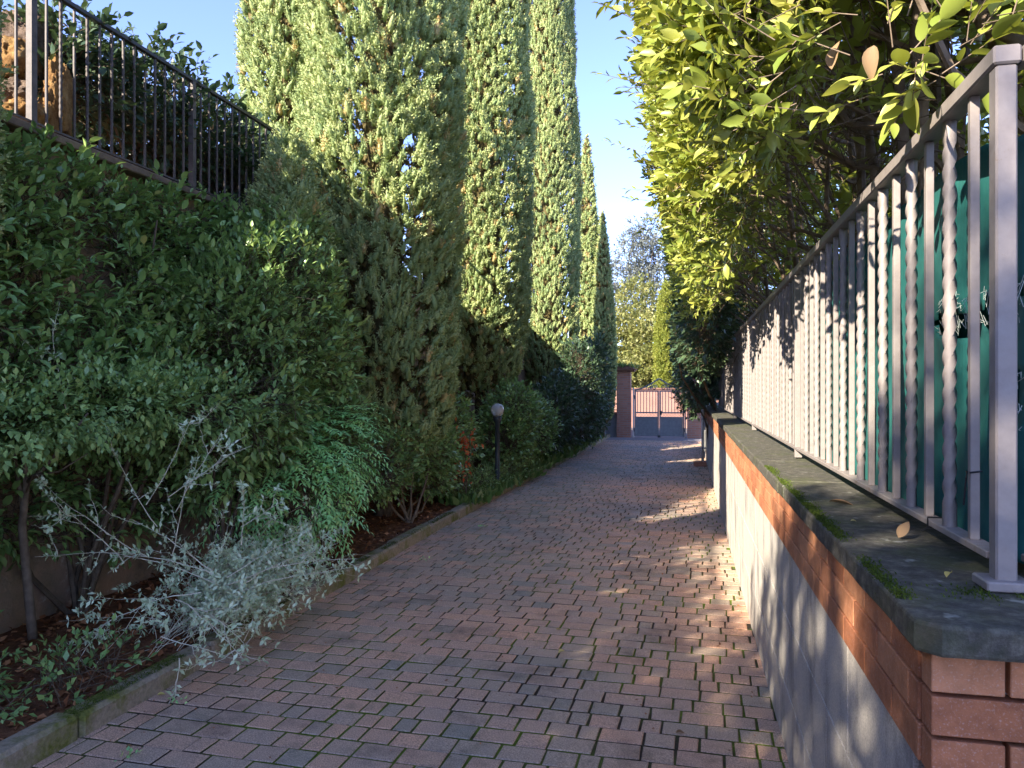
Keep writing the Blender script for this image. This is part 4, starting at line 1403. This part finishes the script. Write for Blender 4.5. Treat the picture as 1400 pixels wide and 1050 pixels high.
# shrubs further along the bed
shrub('stemmy_bush', 'low broad leaved bush with bare curving stems under the broad front cypress', 'bush', (-3.05, 8.2, .08),
      [((-3.3, 8.4, .95), (.40, .65, .36)), ((-3.25, 7.9, .72), (.30, .45, .26)), ((-3.25, 9.1, .85), (.40, .6, .40)), ((-3.2, 9.4, .5), (.28, .5, .26))],
      1500, 6, .062, leaf_tpl(.3, .05, .1), 'shrub', .16, 'light_bark', 10, .016)
shrub('photinia_bush', 'round green bush on the near side of the garden lamp', 'bush', (-3.05, 10.2, .08),
      [((-3.35, 10.2, 1.0), (.36, .6, .38)), ((-3.4, 10.8, .8), (.34, .5, .4)), ((-3.3, 9.9, .7), (.28, .5, .35))],
      1300, 6, .07, leaf_tpl(.27, .05, .1), 'shrub', .17, 'bark', 8, .016)
p0 = at(636, 603, 10.3)
pp = np.concatenate([p0 + rng.normal(0, 1, (60, 3)) * np.array([.09, .1, .10]), at(627, 640, 10.2) + rng.normal(0, 1, (45, 3)) * np.array([.08, .08, .13])])
V, F, r = scatter(leaf_tpl(.26, .06, .15), pp, unit(np.array([.1, -.3, -.2]) + rng.normal(0, .6, (len(pp), 3))), unit(np.array([.2, -.8, .5]) + rng.normal(0, .4, (len(pp), 3))), rng.uniform(.05, .085, len(pp)), rng.uniform(0, 1, len(pp)))
rp = thing('red_leaved_plant', 'small plant with bright red leaves just left of the garden lamp', 'plant', (p0[0], p0[1], .08))
part_np('foliage', (V, F, r), 'red_leaf', rp)
g = G(); stems(g, np.array((p0[0], p0[1], .05)), [p0, at(627, 640, 10.2), p0 + np.array([.06, 0, .1])], .012, .005); part('stem', g, 'bark', rp)
shrub('privet_bush', 'dark rounded bush on the far side of the garden lamp', 'bush', (-2.95, 13.2, .08),
      [((-2.95, 13.1, .98), (.42, .75, .55)), ((-2.9, 14.3, .9), (.42, .7, .55)), ((-3.0, 12.6, .7), (.35, .5, .4))],
      1900, 6, .072, leaf_tpl(.28, .05, .1), 'ivy', .17, 'bark', 10, .018)
shrub('laurel_bush', 'tall dark bush crowding the bed where the cypresses end near the gate', 'bush', (-2.7, 19.5, .08),
      [((-2.8, 17.2, 1.1), (.45, 1.0, .8)), ((-2.6, 19.2, 1.5), (.5, 1.2, 1.3)), ((-2.55, 21.4, 1.6), (.40, 1.1, 1.3)), ((-2.6, 22.8, 1.9), (.32, .8, 1.2)), ((-2.75, 15.8, 1.0), (.4, .8, .6))],
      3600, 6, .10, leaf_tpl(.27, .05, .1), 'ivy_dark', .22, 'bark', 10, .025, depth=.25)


# low ground cover along the bed edge
def tufts(name, label, cat, spots, nb, h, mat, kind=None, spread=.10):
    Ps, Ds, Ns, Sz, Rn = [], [], [], [], []
    for (x, y) in spots:
        m_ = nb
        q = np.column_stack([x + rng.normal(0, spread, m_), y + rng.normal(0, spread, m_), np.full(m_, .07)])
        dd = unit(np.array([0, 0, 1.]) + rng.normal(0, .5, (m_, 3)) * np.array([1, 1, .2]))
        Ps.append(q); Ds.append(dd); Ns.append(rdir(m_)); Sz.append(h * rng.uniform(.5, 1.2, m_)); Rn.append(rng.uniform(0, 1, m_))
    V, F, r = scatter((np.array([(-.045, 0, 0), (.045, 0, 0), (.035, .5, .07), (0, 1, .22), (-.035, .5, .07)]), np.array([(0, 1, 2, 4), (4, 2, 3, 3)])[:1]), np.concatenate(Ps), np.concatenate(Ds), np.concatenate(Ns), np.concatenate(Sz), np.concatenate(Rn))
    V2, F2, r2 = scatter(BLADE, np.concatenate(Ps), np.concatenate(Ds), np.concatenate(Ns), np.concatenate(Sz), np.concatenate(Rn))
    return tag(link(name, mesh_np(name, V2, F2, mat, r2)), label, cat, kind=kind)


sp = [(-2.86 + .015 * (y_ - 8) + random.gauss(0, .05), y_) for y_ in np.arange(9.6, 23.5, .12) if noise.noise((0, y_ * .6, 4)) > -.25]
tufts('grass', 'green grass tufts growing along the inside of the kerb', 'grass', sp, 40, .17, 'grass', 'stuff')
shrub('ground_cover', 'low mat of small leaved plants spilling to the kerb below the garden lamp', 'ground cover', (-2.85, 11, .08),
      [((-2.95, 10.2, .14), (.16, .4, .14)), ((-2.92, 10.8, .20), (.18, .3, .20)), ((-2.88, 11.5, .18), (.18, .4, .2)), ((-2.84, 12.3, .22), (.2, .35, .2)), ((-2.80, 13.1, .18), (.18, .5, .18))],
      1300, 6, .045, leaf_tpl(.26, .05, .1), 'shrub', .16, 'bark', 5, .008, depth=.4, jit=.6)
shrub('ground_cover', 'low green seedlings growing at the foot of the left wall beside the bare stems', 'ground cover', (-3.3, 3.2, .08),
      [((-3.2, 2.55, .20), (.28, .5, .14)), ((-3.0, 3.35, .16), (.18, .4, .12)), ((-3.5, 2.9, .22), (.3, .4, .16))],
      240, 5, .045, leaf_tpl(.28, .05, .1), 'ivy', .1, 'bark', 4, .006)

# weeds in the joints of the driveway near the kerb
Ps = []
for (px, py) in ((235, 905), (160, 965), (175, 1035), (240, 960), (660, 720), (580, 765)):
    d_ = 1683 / (py - 530); Ps.append(at(px, py, d_))
p = np.concatenate([q + rng.normal(0, 1, (14, 3)) * np.array([.03, .03, 0]) for q in Ps]); p[:, 2] = .004
V, F, r = scatter(leaf_tpl(.3, .05, .1), p, unit(np.array([0, 0, .7]) + rng.normal(0, .6, (len(p), 3))), unit(np.array([0, 0, 1.]) + rng.normal(0, .3, (len(p), 3))), rng.uniform(.015, .03, len(p)), rng.uniform(0, 1, len(p)))
tag(link('weeds', mesh_np('weeds', V, F, 'nandina', r)), 'tiny green weeds sprouting between the pavers along the kerb', 'weeds', kind='stuff')

# hedge behind the left iron fence
shrub('terrace_hedge', 'dark broad leaved hedge on the terrace poking through the left iron fence', 'hedge', (-4.75, 6.2, 3.15),
      [((-4.50, 5.0, 4.0), (.30, .55, .55)), ((-4.56, 5.9, 4.0), (.36, .7, .56)), ((-4.60, 6.9, 3.9), (.38, .8, .62)), ((-4.7, 8.2, 3.8), (.40, .9, .65)), ((-4.75, 9.6, 3.9), (.4, .9, .7)), ((-5.3, 7.4, 3.85), (.4, 2.0, .55)), ((-5.3, 5.6, 3.8), (.35, .9, .55)), ((-5.3, 9.6, 3.85), (.4, 1.4, .6))],
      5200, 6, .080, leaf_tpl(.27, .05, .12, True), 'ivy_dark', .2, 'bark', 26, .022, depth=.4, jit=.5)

SHADE_SEED = 11
rng = np.random.default_rng(SHADE_SEED)
# unseen hedge and tree, added and shaped to shade the near lane
shrub('terrace_hedge', 'unseen hedge added on the terrace left of the viewpoint to shade the lane', 'hedge', (-5.0, 0, 3.1),
      [((-4.9 - .25 * (q_ % 2), -9 + .62 * q_, 3.95), (.42, .75, .80 + .03 * (q_ % 3))) for q_ in range(18)],
      6500, 6, .10, leaf_tpl(.30, .05, .12), 'ivy', .2, 'light_bark', 20, .022, depth=.3)
shade = thing('shade_tree', 'unseen tree added on the terrace left of the viewpoint to shade the near driveway', 'tree', (-5.2, -8.5, 3.1))
blobs = [((-4.9, -3.05, 4.75), (.4, .6, .5)), ((-4.9, -4.45, 5.3), (.45, .9, .84)), ((-4.9, -6.35, 5.75), (.55, 1.3, 1.45)), ((-4.95, -8.4, 6.15), (.8, 1.9, 2.3)), ((-5.1, -11.5, 6.5), (1.0, 2.4, 2.5))]
p, nn = blob_points(blobs, 4500, .38, .25)
P, D, N_, r, (A, B) = twig_leaves(p, nn, .22, 6)
part_np('crown', scatter(leaf_tpl(.30, .06, .1), P, D, N_, .125 * rng.uniform(.7, 1.2, len(P)), r), 'shrub', shade)
g = G(); stems(g, np.array((-5.2, -8.5, 3.0)), [np.array(b[0]) for b in blobs for _ in range(2)], .07, .02); part('trunk', g, 'bark', shade)

# ------------------------------------------------------------------ garden lamp
lp = at(680, 620, 11.6)
lx, ly = float(lp[0]), float(lp[1])
lamp = thing('garden_lamp', 'black garden lamp post with a clear globe standing in the planting bed', 'lamp', (lx, ly, .07))
g = G(); g.lathe((lx, ly, .0), [(.07, .05), (.07, .09), (.036, .10), (.036, 1.06), (.05, 1.07), (.062, 1.12), (.062, 1.16), (.045, 1.17)], 16); part('post', g, 'lamp_post', lamp, True)
g = G(); g.lathe((lx, ly, 1.26), [(.045 + 0, -.092), (.07, -.075), (.092, -.04), (.10, 0), (.092, .045), (.068, .08), (.03, .1), (.004, .104)], 20); part('globe', g, 'globe', lamp, True)
g = G(); g.lathe((lx, ly, 1.352), [(.030, -.012), (.034, 0), (.022, .012), (.004, .016)], 12); part('cap', g, 'lamp_post', lamp, True)
g = G(); g.lathe((lx, ly, 1.18), [(.016, 0), (.03, .03), (.03, .09), (.012, .11)], 10); part('bulb', g, 'pale', lamp, True)

# ------------------------------------------------------------------ gate end of the lane
GY = 25.0


def gx(px):
    return float(at(px, 598, 24.75)[0])


pl = thing('brick_pillar', 'brick gate pillar with a mossy tiled top on the left of the gate', 'pillar', (-1.95, GY, 0))
g = G(); g.box((-1.95, GY, 1.05), (.44, .44, 2.14), bev=.004); part('shaft', g, 'pillar', pl)
g = G(); g.box((-1.95, GY, 2.14), (.70, .70, .05), bev=.006)
for i in range(4):
    g.box((-1.95, GY, 2.185 + i * .04), (.78 - i * .16, .78 - i * .16, .038), bev=.006)
part('tiled_top', g, 'tile', pl)
p = np.column_stack([-1.95 + rng.normal(0, .18, 500), GY + rng.normal(0, .18, 500), 2.26 + rng.normal(0, .04, 500)])
part_np('moss_tuft', scatter(BLADE, p, unit(np.array([0, 0, .8]) + rng.normal(0, .5, (500, 3))), rdir(500), rng.uniform(.04, .12, 500), rng.uniform(0, 1, 500)), 'grass', pl)
pr = thing('brick_pillar', 'plain pinkish brick gate pillar partly under the ivy on the right', 'pillar', (.28, GY, 0))
g = G(); g.box((.28, GY, .95), (.50, .44, 1.9), bev=.004); part('shaft', g, 'pillar', pr)
g = G(); g.box((.28, GY, 1.925), (.58, .52, .05), bev=.006); part('coping', g, 'tile', pr)

gate = thing('driveway_gate', 'grey double leaf metal gate with solid lower panels and upright bars', 'gate', (-.84, GY, 0))
x0, x1 = -1.68, 0.0
xm = (x0 + x1) / 2
for s_ in (0, 1):
    a, b = (x0 + .06, xm - .006) if s_ == 0 else (xm + .006, x1 - .06)
    g = G()
    for xx in (a + .025, b - .025):
        g.box((xx, GY, .78), (.05, .05, 1.46), bev=.003)
    for zz_ in (.075, .65, .80, 1.49):
        g.box(((a + b) / 2, GY, zz_), (b - a - .102, .042, .045))
    leaf = part('gate_leaf', g, 'gate', gate)
    g = G(); g.box(((a + b) / 2, GY + .002, .3625), (b - a - .104, .015, .528)); q = part('panel', g, 'gate', gate); q.parent = leaf
    g = G()
    n = 7
    for i in range(n):
        xx = a + .05 + (b - a - .10) * (i + .5) / n
        gb = G(); gb.box((xx, GY, 1.145), (.021, .021, .643))
        q = part('bar', gb, 'gate', gate); q.parent = leaf
        g.tube([(xx + .035 * math.cos(t_), GY, .725 + .035 * math.sin(t_)) for t_ in np.linspace(0, 2 * math.pi, 13)], .006, 5, cap=False)
    q = part('ring_ornament', g, 'gate', gate); q.parent = leaf
    # arched scroll on top
    g = G()
    xs = np.linspace(0, 1, 14)
    outer = (a, b) if s_ == 0 else (b, a)
    pts = [(outer[0] + (outer[1] - outer[0]) * t_, GY, 1.53 + .36 * t_ ** 1.6) for t_ in xs]
    g.tube(pts, .024, 6)
    for t_, rad in ((.62, .055), (.82, .09)):
        cx = outer[0] + (outer[1] - outer[0]) * t_
        zc = 1.515 + rad
        g.tube([(cx + rad * (1 - .08 * w_) * math.cos(w_), GY, zc + rad * (1 - .08 * w_) * math.sin(w_)) for w_ in np.linspace(0, 8, 24)], .014, 5)
    for i in range(3):
        t_ = .3 + .2 * i
        cx = outer[0] + (outer[1] - outer[0]) * t_
        g.box((cx, GY, 1.513 + .18 * t_ ** 1.6), (.018, .018, .34 * t_ ** 1.6))
    q = part('scroll', g, 'gate', gate); q.parent = leaf
g = G(); g.box((x0 + .028, GY, .8), (.045, .06, 1.6), bev=.003); part('hinge_post', g, 'pale', gate)
g = G(); g.box((x1 - .028, GY, .8), (.045, .06, 1.6), bev=.003); part('hinge_post', g, 'pale', gate)
g = G(); g.box((xm + .05, GY - .035, .80), (.07, .03, .13), bev=.004); g.tube([(xm + .05, GY - .05, .83), (xm + .05, GY - .085, .83), (xm + .12, GY - .085, .83)], .008, 6)
part('lock', g, 'lamp_post', gate)
for hx_ in (x0 + .058, x1 - .058):
    for hz_ in (.25, 1.30):
        g = G(); g.tube([(hx_, GY - .035, hz_ - .06), (hx_, GY - .035, hz_ + .06)], .016, 8); part('hinge', g, 'lamp_post', gate)
g = G(); g.box((xm, GY - .05, .05), (.09, .07, .07), bev=.01); part('gate_stop', g, 'lamp_post', gate)

# low wall and railing left of the left pillar
lwall = thing('low_wall', 'short grey low wall with an iron railing left of the gate pillar', 'wall', (-2.9, GY, 0))
g = G(); g.box((-2.95, GY, .35), (1.55, .25, .80)); part('base', g, 'gate', lwall)
g = G(); g.box((-2.95, GY, .78), (1.56, .32, .06), bev=.005); part('coping', g, 'pink', lwall)
g = G()
g.box((-2.95, GY, .88), (1.54, .03, .03)); g.box((-2.95, GY, 1.55), (1.54, .03, .03))
for i in range(13):
    g.box((-3.66 + .115 * i, GY, 1.215), (.014, .014, .64))
part('railing', g, 'gate', lwall)

# pale pipe, small box and terracotta block at the far end of the right wall
pp_ = at(966, 622, 18.6)
pipe = thing('white_pipe', 'thin white pipe standing against the far end of the right wall', 'pipe', (.335, 16.4, 0))
px_, py_ = pipe.location.x, pipe.location.y
g = G(); g.tube([(px_, py_, .05), (px_, py_, 1.15)], .028, 10); part('pipe', g, 'pale', pipe, True)
for z in (.35, .95):
    g = G(); g.box((px_ + .03, py_, z), (.10, .075, .03)); part('bracket', g, 'greybox', pipe)
g = G(); g.box((px_ - .06, py_ - .25, .045), (.24, .20, .10), .1, bev=.01)
tag(link('paver_block', g.mesh('paver_block', 'terracotta')), 'terracotta block lying at the foot of the white pipe', 'block')
g = G(); g.box((WX - .02, 17.6, .42), (.11, .30, .46), bev=.012); g.box((WX - .08, 17.6, .42), (.012, .25, .40), bev=.004); g.box((WX - .09, 17.51, .42), (.012, .02, .05))
tag(link('meter_box', g.mesh('meter_box', 'greybox')), 'small grey meter box low on the far part of the right wall', 'meter box')

# across the street
sw = thing('street_wall', 'sunlit pink rendered wall across the street seen through the gate bars', 'wall', (0, 33, 0))
g = G(); g.box((0, 33, .72), (40, .3, 1.62)); part('body', g, 'pink', sw)
g = G(); g.box((0, 33, 1.56), (40, .4, .07)); part('coping', g, 'tile', sw)


def far_tree(name, label, base, blobs, n, leaf, mat, L=5, tl=.4, group='trees beyond the gate'):
    o = thing(name, label, 'tree', base, group)
    p, nn = blob_points(blobs, n, .3, .4)
    P, D, N_, r, (A, B) = twig_leaves(p, nn, tl, L)
    part_np('crown', scatter(leaf_tpl(.3, .05, .1), P, D, N_, leaf * rng.uniform(.6, 1.3, len(P)), r), mat, o)
    g = G(); stems(g, np.array(base, float), [np.array(b[0]) for b in blobs for _ in range(2)], .13, .03, .05); part('trunk', g, 'bark', o)
    return o


def fb(px, py, d, rx, rz, ry=None):
    return (tuple(at(px, py, d)), (rx, ry or rx, rz))


b_ = at(868, 530, 38)
far_tree('broadleaf_tree', 'bushy sunlit yellow green tree behind the pink street wall', (b_[0], b_[1], 0), [fb(860, 470, 38, 1.3, 1.9), fb(885, 480, 37, 1.2, 1.6), fb(842, 490, 38, 1.4, 1.9), fb(872, 425, 39, 1.3, 1.5), fb(900, 500, 36, 1.2, 1.0), fb(925, 500, 37, 1.4, 1.3), fb(850, 515, 36, 1.3, .7)], 3600, .20, 'olive')
b_ = at(872, 530, 60)
far_tree('broadleaf_tree', 'tall hazy grey green tree farthest beyond the gate against the sky', (b_[0], b_[1], 0), [fb(868, 350, 58, 1.7, 1.9), fb(885, 320, 58, 1.6, 1.5), fb(893, 355, 57, 1.8, 2.0), fb(855, 385, 58, 1.4, 1.6), fb(880, 395, 58, 2.2, 2.2), fb(905, 385, 58, 2.0, 2.4)], 2600, .22, 'grey_tree')
b_ = at(912, 530, 34.5)
fc = thing('conifer', 'slim yellow green conifer rising beside the bushy tree beyond the gate', 'tree', (b_[0], b_[1], 0), 'trees beyond the gate')
lv, inn, g_ = cypress_parts(6.4, .52, 1300, 30, .09, 1.2, lumpa=.05, clump=1.5, core=1500)
link('crown', mesh_np('crown', lv[0], lv[1], 'far_conifer', lv[2]), fc)
link('trunk', g_.mesh('trunk', 'bark'), fc)
# houses and trees far outside keep the horizon closed
for (px, d_, h_, lab) in ((960, 42, 4.2, 'dark green tree behind the right gate pillar beyond the street'), (800, 44, 4.5, 'green tree across the street hidden behind the end of the cypress row')):
    b_ = at(px, 530, d_)
    far_tree('broadleaf_tree', lab, (b_[0], b_[1], 0), [((b_[0], b_[1], h_ * .6), (2.2, 2.0, h_ * .45)), ((b_[0] + 1.6, b_[1] + 1, h_ * .5), (1.8, 1.6, h_ * .4)), ((b_[0] - 1.6, b_[1], h_ * .5), (1.8, 1.6, h_ * .4))], 1500, .22, 'shrub')

# ------------------------------------------------------------------ loose leaves


def loose(label, p0, sz, dr, nrm, mat, curl=.2, name='fallen_leaf', wd=.27):
    V, F, r = scatter(leaf_fine(wd, curl, curl, random.uniform(-.9, .9)), np.zeros((1, 3)), np.array([dr], float), np.array([nrm], float), np.array([sz]), np.array([random.random()]))
    tag(link(name, mesh_np(name, V, F, mat, r, True), None, tuple(float(v) for v in p0)), label, 'leaf', 'fallen leaves')


def on_cap(px, py):
    d_ = (CAM_H - CAPZ) * F_PX / (py - 530)
    q = at(px, py, d_); q[2] = CAPZ + .004
    return q


def on_road(px, py):
    d_ = CAM_H * F_PX / (py - 530)
    q = at(px, py, d_); q[2] = .008
    return q


q = on_cap(1228, 738); q[2] += .002
loose('upright curled tan leaf leaning against the bottom rail on the wall cap', q, .055, (.5, .2, .75), (-.3, -.9, .2), 'dry_leaf', .18)
loose('long flat brown leaf lying on the middle of the wall cap', on_cap(1133, 687), .085, (.9, -.5, .05), (0, 0, 1), 'dry_leaf', .12, wd=.16)
loose('crumpled yellow leaf lying on the cap near the corner post', on_cap(1294, 792), .028, (.4, .5, .35), (-.3, -.4, .8), 'yellow_leaf', .3)
loose('tiny pale leaf lying on the cap left of the tan leaf', on_cap(1163, 714), .018, (.8, .2, .1), (0, 0, 1), 'yellow_leaf', .2)
loose('pale crumpled leaf on the pavers in the middle of the driveway', on_road(764, 895), .045, (.5, .5, .3), (-.3, -.5, .8), 'yellow_leaf', .3)
loose('small pale leaf on the pavers near the right wall at the bottom', on_road(924, 1004), .040, (.9, .2, .1), (0, 0, 1), 'dry_leaf', .2)
loose('little white petal like leaf on the pavers right of the middle', on_road(875, 967), .022, (.6, .7, .1), (0, 0, 1), 'dry_leaf', .2)
loose('small yellow leaf on the pavers ahead of the crumpled one', on_road(760, 862), .035, (.9, .1, .1), (0, 0, 1), 'yellow_leaf', .2)
loose('pale leaf on the pavers near the left kerb at the bottom', on_road(172, 1025), .030, (.4, .8, .1), (0, 0, 1), 'dry_leaf', .2)
loose('yellowed leaf on the pavers beneath the silver bush', on_road(215, 953), .040, (.8, .4, .2), (0, -.2, 1), 'yellow_leaf', .25)
